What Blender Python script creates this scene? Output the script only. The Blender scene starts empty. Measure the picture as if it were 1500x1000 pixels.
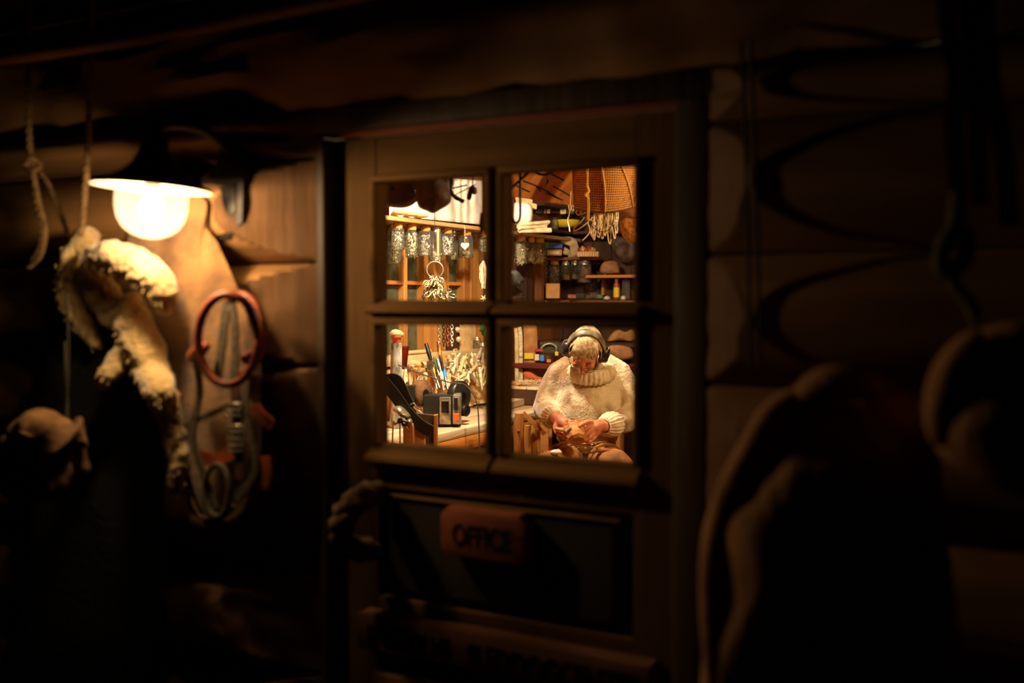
import bpy, bmesh, math, random
from mathutils import Vector, Matrix, Euler, noise
PI = math.pi
R = random.Random(7)
SC = bpy.context.scene
COL = SC.collection

# ---------------------------------------------------------------- camera
YAW, PITCH, F = math.radians(28.2), math.atan(67/1458.33), 1458.33
CAM = Vector((1.02, -1.81, 1.45))
fwd = Vector((-math.sin(YAW)*math.cos(PITCH), math.cos(YAW)*math.cos(PITCH), -math.sin(PITCH)))
rgt = Vector((math.cos(YAW), math.sin(YAW), 0))
upv = rgt.cross(fwd)
HF = Vector((-math.sin(YAW), math.cos(YAW), 0))
cd = bpy.data.cameras.new('camera'); cam = bpy.data.objects.new('camera', cd); COL.objects.link(cam)
cam.location = CAM
cam.rotation_euler = Matrix((rgt, upv, -fwd)).transposed().to_euler()
cd.lens = 35.0; cd.sensor_width = 36.0; cd.clip_start = 0.05
cd.dof.use_dof = True; cd.dof.focus_distance = 5.0; cd.dof.aperture_fstop = 1.7
SC.camera = cam

# ---------------------------------------------------------------- world and exposure
w = bpy.data.worlds.new('night'); SC.world = w; w.use_nodes = True
w.node_tree.nodes['Background'].inputs[0].default_value = (0.55, 0.6, 0.8, 1)
w.node_tree.nodes['Background'].inputs[1].default_value = 0.0012
vs = SC.view_settings
vs.view_transform = 'Standard'; vs.look = 'None'; vs.gamma = 1.0; vs.use_curve_mapping = False
vs.exposure = 0.0
SC.cycles.use_denoising = True
SC.cycles.max_bounces = 8; SC.cycles.transparent_max_bounces = 24
SC.cycles.sample_clamp_indirect = 3.0
SC.cycles.caustics_reflective = False; SC.cycles.caustics_refractive = False

LAMP = Vector((-0.613, -0.34, 1.638))      # bulb of the outdoor lamp
def light(name, loc, power, col, radius=0.03, parent=None):
    l = bpy.data.lights.new(name, 'POINT'); l.energy = power; l.color = col; l.shadow_soft_size = radius
    o = bpy.data.objects.new(name, l); COL.objects.link(o); o.location = loc
    if parent: o.parent = parent
    return o
light('lamp_light', LAMP-Vector((0, 0, .011)), 9.5, (1.0, 0.70, 0.38), 0.026)
BENCH_LAMP = Vector((-1.25, 2.15, 2.20))
BACK_LAMP = Vector((0.70, 2.0, 1.92))
light('bench_light', BENCH_LAMP, 170, (1.0, 0.90, 0.72), 0.06)
light('back_light', BACK_LAMP, 85, (1.0, 0.72, 0.38), 0.10)

# ---------------------------------------------------------------- helpers
def at(px, py, x=None, y=None, z=None, d=None):
    v = fwd + rgt*((px-750)/F) - upv*((py-500)/F)
    if x is not None: t = (x-CAM.x)/v.x
    elif y is not None: t = (y-CAM.y)/v.y
    elif z is not None: t = (z-CAM.z)/v.z
    else: t = d/v.dot(HF)
    return CAM + v*t

_seen = {}
def tag(o, label, cat, group=None, kind=None):
    o['label'] = label; o['category'] = cat
    if group: o['group'] = group
    if kind: o['kind'] = kind
    return o
def thing(name, label, cat, loc=(0,0,0), rz=0, group=None, rot=None):
    o = bpy.data.objects.new(name, None); COL.objects.link(o); o.location = loc
    o.rotation_euler = rot if rot else (0, 0, rz); o.empty_display_size = .05
    return tag(o, label, cat, group)
def struct(name, loc=(0,0,0)):
    o = bpy.data.objects.new(name, None); COL.objects.link(o); o.location = loc
    o['kind'] = 'structure'; o.empty_display_size = .05
    return o
def link(name, mesh, parent=None, loc=(0,0,0), rot=(0,0,0), scale=(1,1,1)):
    o = bpy.data.objects.new(name, mesh); COL.objects.link(o); o.location = loc
    o.rotation_euler = rot; o.scale = scale
    if parent: o.parent = parent
    return o

def frame_for(d):
    d = d.normalized()
    a = Vector((0,0,1)) if abs(d.z) < .9 else Vector((1,0,0))
    u = d.cross(a).normalized(); v = d.cross(u).normalized()
    return u, v
class MB:
    def __init__(s): s.bm = bmesh.new(); s.mi = 0; s.hard = False
    def faces(s, vs_):
        try:
            f = s.bm.faces.new(vs_); f.material_index = s.mi; return f
        except ValueError: return None
    def box(s, lo, hi, M=None, bv=0):
        lo, hi = Vector(lo), Vector(hi); s.hard = True
        c = [Vector((x,y,z)) for x in (lo.x,hi.x) for y in (lo.y,hi.y) for z in (lo.z,hi.z)]
        if M is not None: c = [M @ p for p in c]
        v = [s.bm.verts.new(p) for p in c]
        fs = [s.faces([v[i] for i in q]) for q in ((0,1,3,2),(4,6,7,5),(0,4,5,1),(2,3,7,6),(0,2,6,4),(1,5,7,3))]
        if bv:
            es = list({e for f in fs for e in f.edges})
            bmesh.ops.bevel(s.bm, geom=es, offset=bv, segments=1 if bv < .004 else 2, affect='EDGES', profile=.5)
        return s
    def cbox(s, c, size, rot=(0,0,0), bv=0):
        M = Matrix.Translation(c) @ Euler(rot).to_matrix().to_4x4(); h = Vector(size)/2
        return s.box(-h, h, M, bv)
    def tube(s, pts, r, n=8, cap=True, closed=False, flat=1.0, up=None):
        pts = [Vector(p) for p in pts]; m = len(pts)
        rs = r if isinstance(r, (list, tuple)) else [r]*m
        rings = []; u = None
        for i, p in enumerate(pts):
            if closed: d = pts[(i+1) % m]-pts[i-1]
            else: d = pts[min(i+1, m-1)]-pts[max(i-1, 0)]
            if d.length < 1e-9: d = Vector((0,0,1))
            d.normalize()
            if up is not None:
                u = d.cross(Vector(up)); u = u.normalized() if u.length > 1e-4 else frame_for(d)[0]
            elif u is None: u = frame_for(d)[0]
            else:
                u = u - d*u.dot(d); u = u.normalized() if u.length > 1e-6 else frame_for(d)[0]
            v = d.cross(u)
            rings.append([s.bm.verts.new(p + (u*math.cos(a) + v*math.sin(a)*flat)*rs[i]) for a in [2*PI*k/n for k in range(n)]])
        for i in range(m if closed else m-1):
            A, B = rings[i], rings[(i+1) % m]
            for k in range(n): s.faces([A[k], A[(k+1) % n], B[(k+1) % n], B[k]])
        if cap and not closed: s.faces(rings[0][::-1]); s.faces(rings[-1])
        return s
    def cyl(s, a, b, r0, r1=None, n=12): return s.tube([a, b], [r0, r0 if r1 is None else r1], n)
    def ball(s, c, r, seg=12, rings=8, M=None):
        r = Vector((r,r,r)) if not hasattr(r, '__len__') else Vector(r)
        mat = Matrix.Translation(c) @ (M.to_4x4() if M is not None else Matrix.Identity(4)) @ Matrix.Diagonal((*r, 1))
        g = bmesh.ops.create_uvsphere(s.bm, u_segments=seg, v_segments=rings, radius=1, matrix=mat)
        for v in g['verts']:
            for f in v.link_faces: f.material_index = s.mi
        return s
    def chain(s, pr, n=12):            # rounded tapering limb through (point, radius)
        for i, (p, r) in enumerate(pr):
            s.ball(p, r, n, max(6, n*2//3))
            if i: s.tube([pr[i-1][0], p], [pr[i-1][1]*.995, r*.995], n)
        return s
    def lathe(s, prof, c=(0,0,0), n=20, M=None, cap=False):
        c = Vector(c); rings = []
        for (r, z) in prof:
            ring = []
            for k in range(n):
                p = Vector((r*math.cos(2*PI*k/n), r*math.sin(2*PI*k/n), z))
                if M is not None: p = M @ p
                ring.append(s.bm.verts.new(c+p))
            rings.append(ring)
        for A, B in zip(rings, rings[1:]):
            for k in range(n): s.faces([A[k], A[(k+1) % n], B[(k+1) % n], B[k]])
        if cap: s.faces(rings[0][::-1]); s.faces(rings[-1])
        return s
    def prism(s, pts, y0, y1, bv=0):    # outline in x,z, thickness in y
        s.hard = True
        a = [s.bm.verts.new((p[0], y0, p[1])) for p in pts]; b = [s.bm.verts.new((p[0], y1, p[1])) for p in pts]
        fs = [s.faces(a), s.faces(b[::-1])]
        for i in range(len(a)):
            j = (i+1) % len(a); fs.append(s.faces([a[j], a[i], b[i], b[j]]))
        if bv:
            es = [e for e in fs[0].edges] + [e for e in fs[1].edges]
            bmesh.ops.bevel(s.bm, geom=es, offset=bv, segments=2, affect='EDGES', profile=.5)
        return s
    def puff(s, pts, t, steps=6, amp=0, sc=30, back=.35):   # inflated outline in x,z
        cx = sum(p[0] for p in pts)/len(pts); cz = sum(p[1] for p in pts)/len(pts)
        P = smooth_loop(pts, 4); N = len(P)
        for side in (-1, 1):
            prev = None
            for k in range(steps+1):
                q = 1-k/steps
                yy = side*t*math.sqrt(max(0, 1-q*q))*(1 if side < 0 else back)
                if k == steps:
                    c = s.bm.verts.new((cx, yy, cz))
                    for i in range(N):
                        f = [prev[i], prev[(i+1) % N], c]; s.faces(f if side > 0 else f[::-1])
                    break
                ring = []
                for p in P:
                    X, Z = cx+(p[0]-cx)*q, cz+(p[1]-cz)*q
                    dd = amp*noise.noise(Vector((X*sc, yy*sc, Z*sc))) if k else 0
                    ring.append(s.bm.verts.new((X, yy+side*dd, Z)))
                if prev:
                    for i in range(N):
                        j = (i+1) % N; f = [prev[i], prev[j], ring[j], ring[i]]; s.faces(f if side > 0 else f[::-1])
                prev = ring
        bmesh.ops.remove_doubles(s.bm, verts=s.bm.verts, dist=1e-5)
        return s
    def ribbon(s, pts, w, t, normal=(0,-1,0)):
        nrm = Vector(normal); pts = [Vector(p) for p in pts]; rings = []
        for i, p in enumerate(pts):
            d = (pts[min(i+1, len(pts)-1)]-pts[max(i-1, 0)]).normalized()
            side = d.cross(nrm); side = side.normalized() if side.length > 1e-4 else Vector((1,0,0))
            nn = side.cross(d).normalized()
            rings.append([s.bm.verts.new(p+side*a*w/2+nn*b*t/2) for a, b in ((-1,-1),(1,-1),(1,1),(-1,1))])
        for A, B in zip(rings, rings[1:]):
            for k in range(4): s.faces([A[k], A[(k+1) % 4], B[(k+1) % 4], B[k]])
        s.faces(rings[0][::-1]); s.faces(rings[-1]); return s
    def mesh(s, name, mats, smooth=True, ang=None):
        if ang is None: ang = 24 if s.hard else 62
        bmesh.ops.recalc_face_normals(s.bm, faces=s.bm.faces)
        me = bpy.data.meshes.new(name); s.bm.to_mesh(me); s.bm.free()
        for m in (mats if isinstance(mats, (list, tuple)) else [mats]): me.materials.append(m)
        if smooth:
            me.polygons.foreach_set('use_smooth', [True]*len(me.polygons))
            try: me.set_sharp_from_angle(angle=math.radians(ang))
            except Exception: pass
        return me
    def obj(s, name, mats, parent=None, loc=(0,0,0), rot=(0,0,0), smooth=True, ang=None):
        return link(name, s.mesh(name, mats, smooth, ang), parent, loc, rot)

def smooth_loop(P, k):
    P = [Vector((p[0], p[1], 0)) for p in P]; n = len(P); out = []
    for i in range(n):
        a, b, c, d = P[i-1], P[i], P[(i+1) % n], P[(i+2) % n]
        for j in range(k):
            t = j/k
            out.append(.5*((2*b)+(c-a)*t+(2*a-5*b+4*c-d)*t*t+(3*b-a-3*c+d)*t**3))
    return [(p.x, p.y) for p in out]
def spline(P, k=6):
    P = [Vector(p) for p in P]; Q = [P[0]*2-P[1]]+P+[P[-1]*2-P[-2]]; out = []
    for i in range(1, len(Q)-2):
        a, b, c, d = Q[i-1:i+3]
        for j in range(k):
            t = j/k; out.append(.5*((2*b)+(c-a)*t+(2*a-5*b+4*c-d)*t*t+(3*b-a-3*c+d)*t**3))
    out.append(P[-1]); return out
def arclen_resample(pts, step):
    out = [pts[0]]; acc = 0
    for a, b in zip(pts, pts[1:]):
        L = (b-a).length
        if L < 1e-9: continue
        t = step-acc
        while t <= L: out.append(a+(b-a)*(t/L)); t += step
        acc = (acc+L) % step
    return out
def rope_into(mb, pts, r, pitch=None, n=6, strands=3):
    pts = arclen_resample(spline(pts, 10), r*.9); pitch = pitch or r*7
    u = None; fr = []
    for i, p in enumerate(pts):
        d = (pts[min(i+1, len(pts)-1)]-pts[max(i-1, 0)]).normalized()
        u = frame_for(d)[0] if u is None else (u-d*u.dot(d)).normalized()
        fr.append((u, d.cross(u)))
    for k in range(strands):
        q = []
        for i, p in enumerate(pts):
            a = 2*PI*(i*r*.9/pitch + k/strands); q.append(p+(fr[i][0]*math.cos(a)+fr[i][1]*math.sin(a))*r*.5)
        mb.tube(q, r*.58, n)
    return mb
def remesh(o, vox, smooth_it=4, fac=.5):
    m = o.modifiers.new('join', 'REMESH'); m.mode = 'VOXEL'; m.voxel_size = vox; m.use_smooth_shade = True
    s_ = o.modifiers.new('soft', 'SMOOTH'); s_.iterations = smooth_it; s_.factor = fac
    return o
_tx = {}
def displace(o, scale, strength, kind='CLOUDS', depth=2):
    key = (scale, kind, depth)
    if key not in _tx:
        t = bpy.data.textures.new('relief', kind); t.noise_scale = scale
        if kind == 'CLOUDS': t.noise_depth = depth
        _tx[key] = t
    m = o.modifiers.new('relief', 'DISPLACE'); m.texture = _tx[key]; m.strength = strength; m.texture_coords = 'LOCAL'
    return o

# ---------------------------------------------------------------- materials
def S(r, g, b): # sRGB 0-255 to linear
    f = lambda c: (c/255/12.92) if c/255 <= .04045 else ((c/255+.055)/1.055)**2.4
    return (f(r), f(g), f(b), 1)
def mat(name, col, rough=.6, metal=0, col2=None, scale=20, detail=4, bump=0, bscale=None, stretch=(1,1,1), spec=.4, lo=.35, hi=.65, sheen=0, sub=0):
    m = bpy.data.materials.new(name); m.use_nodes = True; nt = m.node_tree; N = nt.nodes; L = nt.links
    b = N['Principled BSDF']; b.inputs['Roughness'].default_value = rough; b.inputs['Metallic'].default_value = metal
    b.inputs['Specular IOR Level'].default_value = spec; b.inputs['Base Color'].default_value = col
    if sheen: b.inputs['Sheen Weight'].default_value = sheen; b.inputs['Sheen Roughness'].default_value = .5
    if sub: b.inputs['Subsurface Weight'].default_value = sub; b.inputs['Subsurface Radius'].default_value = (.02,.007,.004); b.inputs['Subsurface Scale'].default_value = .5
    if col2 is not None or bump:
        tc = N.new('ShaderNodeTexCoord'); mp = N.new('ShaderNodeMapping'); mp.inputs['Scale'].default_value = stretch
        L.new(tc.outputs['Object'], mp.inputs['Vector'])
        nz = N.new('ShaderNodeTexNoise'); nz.inputs['Scale'].default_value = scale; nz.inputs['Detail'].default_value = detail
        L.new(mp.outputs[0], nz.inputs['Vector'])
        if col2 is not None:
            rp = N.new('ShaderNodeValToRGB'); rp.color_ramp.elements[0].position = lo; rp.color_ramp.elements[1].position = hi
            rp.color_ramp.elements[0].color = col; rp.color_ramp.elements[1].color = col2
            L.new(nz.outputs[0], rp.inputs[0]); L.new(rp.outputs[0], b.inputs['Base Color'])
        if bump:
            src = nz
            if bscale:
                src = N.new('ShaderNodeTexNoise'); src.inputs['Scale'].default_value = bscale; src.inputs['Detail'].default_value = 3
                L.new(mp.outputs[0], src.inputs['Vector'])
            bp = N.new('ShaderNodeBump'); bp.inputs['Strength'].default_value = min(1, bump); bp.inputs['Distance'].default_value = .004*max(1, bump)
            L.new(src.outputs[0], bp.inputs['Height']); L.new(bp.outputs[0], b.inputs['Normal'])
    return m
def wood(name, c1, c2, axis='x', scale=14, rough=.6, bump=.6, spec=.3):
    st = {'x': (.08,1,1), 'y': (1,.08,1), 'z': (1,1,.08)}[axis]
    return mat(name, c1, rough, 0, c2, scale, 6, bump, scale*4, st, spec, .3, .7)
def glass(name, tint=(1,1,1,1), gloss=.12, dirt=0, dirtcol=(.5,.45,.35,1), rough=.02):
    m = bpy.data.materials.new(name); m.use_nodes = True; nt = m.node_tree; N = nt.nodes; L = nt.links
    N.remove(N['Principled BSDF']); out = N['Material Output']
    t = N.new('ShaderNodeBsdfTransparent'); t.inputs[0].default_value = tint
    g = N.new('ShaderNodeBsdfGlossy'); g.inputs['Roughness'].default_value = rough
    mx = N.new('ShaderNodeMixShader'); L.new(t.outputs[0], mx.inputs[1]); L.new(g.outputs[0], mx.inputs[2])
    lw = N.new('ShaderNodeLayerWeight'); lw.inputs[0].default_value = .35
    mu = N.new('ShaderNodeMath'); mu.operation = 'MULTIPLY'; mu.inputs[1].default_value = gloss*4
    L.new(lw.outputs['Fresnel'], mu.inputs[0]); L.new(mu.outputs[0], mx.inputs[0]); last = mx
    if dirt:
        df = N.new('ShaderNodeBsdfDiffuse'); df.inputs[0].default_value = dirtcol
        tr = N.new('ShaderNodeBsdfTranslucent'); tr.inputs[0].default_value = dirtcol
        m1 = N.new('ShaderNodeMixShader'); m1.inputs[0].default_value = .3; L.new(df.outputs[0], m1.inputs[1]); L.new(tr.outputs[0], m1.inputs[2])
        m2 = N.new('ShaderNodeMixShader'); L.new(last.outputs[0], m2.inputs[1]); L.new(m1.outputs[0], m2.inputs[2])
        nz = N.new('ShaderNodeTexNoise'); nz.inputs['Scale'].default_value = 9; tc = N.new('ShaderNodeTexCoord'); L.new(tc.outputs['Object'], nz.inputs['Vector'])
        mm = N.new('ShaderNodeMath'); mm.operation = 'MULTIPLY'; mm.inputs[1].default_value = dirt*2; L.new(nz.outputs[0], mm.inputs[0]); L.new(mm.outputs[0], m2.inputs[0]); last = m2
    L.new(last.outputs[0], out.inputs[0]); return m
def emit(name, col, strength):      # lit glass bulb: glows and lets the filament's light through
    m = bpy.data.materials.new(name); m.use_nodes = True; nt = m.node_tree; nt.nodes.remove(nt.nodes['Principled BSDF'])
    e = nt.nodes.new('ShaderNodeEmission'); e.inputs[0].default_value = col; e.inputs[1].default_value = strength
    t = nt.nodes.new('ShaderNodeBsdfTransparent'); a = nt.nodes.new('ShaderNodeAddShader')
    nt.links.new(e.outputs[0], a.inputs[0]); nt.links.new(t.outputs[0], a.inputs[1]); nt.links.new(a.outputs[0], nt.nodes['Material Output'].inputs[0])
    return m

M = dict(
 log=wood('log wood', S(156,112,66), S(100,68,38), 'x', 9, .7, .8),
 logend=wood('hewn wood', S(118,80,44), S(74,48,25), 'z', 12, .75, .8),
 casing=wood('casing wood', S(92,72,50), S(60,46,32), 'z', 14, .6, .5),
 door=wood('door stile wood', S(112,82,50), S(74,53,33), 'z', 12, .95, .5, 0),
 doorh=wood('door rail wood', S(124,90,54), S(82,59,35), 'x', 12, .95, .5, 0),
 panel=wood('door panel wood', S(60,50,40), S(42,35,28), 'z', 12, .55, .4),
 sign=wood('red sign wood', S(165,86,56), S(116,58,38), 'x', 18, .7, .7),
 sign2=wood('weathered sign wood', S(156,104,72), S(110,74,54), 'x', 18, .7, .7),
 ink=mat('burnt letters', S(16,11,9), .8),
 brass=mat('old brass', S(160,120,60), .35, .9, S(100,70,35), 30),
 black=mat('black enamel', S(14,13,13), .35, 0),
 white_en=mat('white enamel', S(215,205,180), .3),
 iron=mat('black iron', S(26,23,20), .5, .5, S(48,36,26), 40, 4, .4),
 steel=mat('worn steel', S(196,184,158), .3, .6, S(130,118,96), 30),
 dsteel=mat('dark steel', S(62,58,52), .4, .8, S(30,28,26), 25),
 rope=mat('hemp rope', S(124,92,52), .9, 0, S(80,58,32), 60, 4, .8, 200),
 hide=mat('hide', S(138,98,54), .95, 0, S(76,48,26), 9, 5, .9, 120, lo=.42, hi=.66, sheen=.3),
 fur=mat('pale fleece', S(200,168,112), .95, 0, S(128,94,52), 12, 5, 1.6, 90, lo=.5, hi=.75, sheen=.5),
 leather=mat('brown leather', S(176,84,46), .5, 0, S(112,48,26), 25, 4, .4, 90),
 dleather=mat('dark leather', S(84,52,34), .6, 0, S(52,34,24), 20, 4, .5, 70),
 web=mat('grey webbing', S(92,78,56), .8, 0, S(58,48,34), 80, 3, .5),
 felt=mat('brown felt', S(140,98,58), .95, 0, S(80,54,32), 14, 4, 1, 60),
 canvas=mat('dark canvas', S(200,140,88), .9, 0, S(140,94,58), 8, 4, .8, 90),
 ground=mat('trodden earth', S(50,42,34), .95, 0, S(30,25,20), 4, 6, 1, 30),
 floor=wood('floor boards', S(130,88,50), S(90,58,32), 'y', 10, .7),
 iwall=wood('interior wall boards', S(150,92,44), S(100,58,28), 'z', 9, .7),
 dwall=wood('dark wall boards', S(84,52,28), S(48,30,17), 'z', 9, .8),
 orange=wood('varnished pine', S(204,142,72), S(150,94,42), 'z', 12, .45, .4),
 orangex=wood('varnished pine rail', S(212,138,60), S(170,100,42), 'y', 12, .45, .4),
 pale=wood('pale birch', S(232,205,150), S(190,150,95), 'y', 16, .6, .5),
 palex=wood('pale birch block', S(232,200,145), S(200,155,95), 'x', 22, .6, .5),
 bench=wood('bench top wood', S(232,210,170), S(172,138,96), 'y', 14, .65, .8),
 shelfw=wood('shelf board', S(206,166,112), S(150,108,62), 'y', 14, .6, .5),
 ceilw=wood('ceiling slab', S(206,134,64), S(160,96,42), 'x', 7, .6, .8),
 crack=mat('dark crack', S(40,20,10), .9),
 cork=mat('cork lid', S(222,158,72), .8, 0, S(180,110,40), 60),
 lidm=mat('tin lid', S(205,195,170), .3, .8),
 jarglass=glass('jar glass', (.97,.98,.95,1), .22, .07, (.7,.68,.55,1)),
 pane=glass('pane glass', (.96,.96,.93,1), .025),
 wpane=glass('dusty glass with room reflection', (.5,.5,.45,1), .05, .42, S(150,142,104)),  # film colour holds both the dirt and the room's reflection
 screws=mat('bright hardware', S(240,232,212), .3, .3, S(170,155,125), 90),
 bone=mat('bone pieces', S(240,225,185), .6, 0, S(190,165,115), 60),
 mixed=mat('mixed bits', S(215,190,120), .5, .2, S(120,130,90), 70, lo=.45, hi=.55),
 brownbits=mat('brown bits', S(190,120,50), .6, 0, S(120,70,30), 70),
 cloth=mat('white cloth', S(232,224,208), .8, 0, S(206,194,170), 6, 3, .4, 20),
 plastic=mat('white plastic', S(240,236,220), .4),
 paper=mat('paper', S(235,220,180), .7, 0, S(210,185,135), 20),
 card=mat('cardboard', S(200,145,80), .8, 0, S(180,125,65), 20),
 yellow=mat('yellow plastic', S(225,190,40), .5), blue=mat('blue card', S(30,60,150), .5),
 lblue=mat('light blue card', S(60,140,215), .5), red=mat('red plastic', S(170,50,30), .5), green=mat('green plastic', S(70,110,60), .6),
 terra=mat('terracotta', S(190,95,55), .8), dred=mat('dark red glaze', S(120,30,22), .4),
 birch=mat('birch bark', S(205,200,180), .8, 0, S(90,80,62), 30, 5, .6, 60, (1,1,.4)),
 burlap=mat('burlap', S(190,130,65), .95, 0, S(140,88,40), 60, 3, 1, 150),
 netm=mat('net cord', S(214,156,86), .85), netcloth=mat('brown sacking', S(160,104,54), .9, 0, S(124,78,38), 30, 3, .6),
 cord=mat('white cord', S(245,232,200), .7, 0, S(215,190,140), 90), ycord=mat('yellow cord', S(220,175,70), .8),
 skin=mat('skin', S(214,142,104), .5, 0, S(188,108,78), 16, 4, .25, 60, sub=.08),
 handskin=mat('hand skin', S(216,150,116), .5, 0, S(186,112,84), 30, 4, .4, 90, sub=.06),
 hair=mat('grey blond hair', S(226,204,158), .55, 0, S(176,146,100), 60),
 sweater=mat('cream wool', S(228,210,170), .95, 0, S(140,100,52), 5, 7, 1.4, 150, lo=.42, hi=.58, sheen=.5),
 rib=mat('ribbed cream wool', S(236,220,184), .95, 0, S(204,176,128), 30, 4, .8, 120, sheen=.4),
 trouser=mat('tan work trousers', S(178,116,56), .85, 0, S(104,64,30), 8, 5, .8, 50),
 shoe=mat('boot leather', S(60,40,26), .5),
 phones=mat('dark plastic', S(38,36,32), .35), band=mat('grey olive headband', S(150,136,102), .4, 0, S(90,78,56), 20),
 cup=wood('fresh cut birch', S(222,160,92), S(176,112,56), 'x', 30, .6, .6),
 tan=mat('tan canvas', S(190,135,75), .9, 0, S(150,98,50), 12, 4, .8, 70),
)

# ================================================================ THE SETTING
XL, XR = -0.425, 0.476        # outer edges of the door casing
YB = -.040
LH = 0.235; Z0 = 1.29
def log_bm(x0, x1, z0, z1, jamb, side, bulge=.075, width=.2, seed=0):
    """hewn round log; near the jamb its face is cut back flat on a slope"""
    mb = MB(); nz = 26; L = x1-x0; nx = max(8, int(L/.04)); h = z1-z0
    xs = [x0+L*i/nx for i in range(nx+1)]
    xs += [jamb+side*width*k/30 for k in range(36) if x0 < jamb+side*width*k/30 < x1]
    xs = sorted(set(round(x, 4) for x in xs)); grid = []
    for x in xs:
        ring = []
        for k in range(nz+1):
            t = k/nz; q = abs(2*t-1)
            b = bulge*(1-q**2.6)*(1+.22*noise.noise(Vector((x*3, seed*7.1, t))))
            cut = (abs(x-jamb)/width)*bulge*1.0+.002 if jamb is not None else 9
            cut *= 1+.25*noise.noise(Vector((x*9, t*4, seed*3.3)))
            y = YB-min(b, cut)-.003*noise.noise(Vector((x*6, t*5, seed)))
            ring.append(mb.bm.verts.new((x, y, z0+.003+t*(h-.006))))
        ring.append(mb.bm.verts.new((x, .13, z1-.003))); ring.append(mb.bm.verts.new((x, .13, z0+.003)))
        grid.append(ring)
    for A, B in zip(grid, grid[1:]):
        n = len(A)
        xm = (A[0].co.x+B[0].co.x)/2
        for k in range(n):
            t = (k+.5)/nz; q = abs(2*t-1)
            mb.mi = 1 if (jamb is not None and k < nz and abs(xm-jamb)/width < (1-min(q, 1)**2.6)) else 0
            mb.faces([A[k], A[(k+1) % n], B[(k+1) % n], B[k]])
    mb.faces(grid[0]); mb.faces(grid[-1][::-1])
    return mb
wf = struct('wall_front')
for i in range(-6, 3):
    z0 = Z0+i*LH
    top = min(z0+LH, 1.862)
    if z0+LH < .0: continue
    z0c = max(z0, 0.0)
    if i < 3:
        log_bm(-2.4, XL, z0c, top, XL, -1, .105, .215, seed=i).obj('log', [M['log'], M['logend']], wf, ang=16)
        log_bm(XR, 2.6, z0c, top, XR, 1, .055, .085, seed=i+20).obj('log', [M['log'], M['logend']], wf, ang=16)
def beam(x0, x1, z0, z1, bulge, seed):
    mb = MB(); grid = []; nz = 18
    for i in range(90):
        x = x0+(x1-x0)*i/89; ring = []
        for k in range(nz+1):
            t = k/nz; q = abs(2*t-1)
            b = bulge*(1-q**2.2)+.035*noise.noise(Vector((x*5, t*3, seed)))+.018*noise.noise(Vector((x*15, t*9, seed)))
            edge = .03*noise.noise(Vector((x*7, seed, 0)))*(1-t)
            ring.append(mb.bm.verts.new((x, -.035-max(b, 0), z0+edge+t*(z1-z0))))
        ring.append(mb.bm.verts.new((x, .13, z1))); ring.append(mb.bm.verts.new((x, .13, z0)))
        grid.append(ring)
    for A, B in zip(grid, grid[1:]):
        n = len(A)
        for k in range(n): mb.faces([A[k], A[(k+1) % n], B[(k+1) % n], B[k]])
    mb.faces(grid[0]); mb.faces(grid[-1][::-1])
    return mb
beam(-2.4, 2.6, 1.862, 2.16, .10, 5).obj('log', [M['log']], wf, ang=30)
log_bm(-2.4, 2.6, 2.163, 2.40, -3.5, 1, .08, .05, seed=33).obj('log', [M['log'], M['logend']], wf, ang=28)
ground = MB().box((-3.5, -4, -.1), (3.5, .13, 0)).obj('floor_ground', M['ground']); ground['kind'] = 'structure'
# eave pole under the roof
ep = MB(); ep.tube([(x, -.42+.01*math.sin(x*4), 1.972+.012*math.sin(x*3.1)) for x in [-2.4+.1*i for i in range(50)]], .022, 10)
o = ep.obj('eave_pole', M['log']); o['kind'] = 'structure'
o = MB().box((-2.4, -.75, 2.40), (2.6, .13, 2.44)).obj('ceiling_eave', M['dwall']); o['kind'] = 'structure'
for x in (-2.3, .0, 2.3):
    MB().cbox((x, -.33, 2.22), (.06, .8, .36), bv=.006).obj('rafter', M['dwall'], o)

# casing of the door
c = struct('trim_1'); MB().box((XL, -.045, .13), (-.402, .10, 1.81), bv=.003).obj('jamb_board', M['casing'], c)
c = struct('trim_2'); MB().box((.412, -.045, .13), (XR, .10, 1.81), bv=.004).obj('jamb_board', M['casing'], c)
c = struct('trim_3'); MB().box((XL-.01, -.047, 1.812), (XR+.01, .10, 1.862), bv=.004).obj('head_board', M['casing'], c)
MB().box((-.402, -.02, 1.803), (.41, .0, 1.812), bv=.001).obj('lit_edge_strip', M['sign'], c)  # lit lower edge of the head board, painted as a redder strip
o = MB().box((XL, -.10, .0), (XR, .13, .13), bv=.006).obj('trim_4', M['casing']); o['kind'] = 'structure'

# ---------------------------------------------------------------- door_1
D = struct('door_1')
DX0, DX1, DZ0, DZ1 = -.40, .406, .132, 1.80
OX = [(-.292, -.011), (.030, .319)]; OZ = [(1.120, 1.387), (1.440, 1.702)]
TH = .045
MB().box((DX0, 0, DZ0), (-.292, TH, DZ1), bv=.002).obj('stile', M['door'], D)
MB().box((.319, 0, DZ0), (DX1, TH, DZ1), bv=.002).obj('stile', M['door'], D)
MB().box((-.292, .001, 1.702), (.319, TH, DZ1), bv=.002).obj('rail', M['doorh'], D)
MB().box((-.292, .001, 1.022), (.319, TH, 1.120), bv=.002).obj('rail', M['doorh'], D)
MB().box((-.292, .001, DZ0), (.319, TH, .775), bv=.002).obj('rail', M['doorh'], D)
MB().box((-.011, .003, 1.120), (.030, TH, 1.702), bv=.002).obj('muntin', M['door'], D)
MB().box((-.292, .003, 1.387), (-.011, TH, 1.440), bv=.002).obj('muntin', M['doorh'], D)
MB().box((.030, .003, 1.387), (.319, TH, 1.440), bv=.002).obj('muntin', M['doorh'], D)
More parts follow.
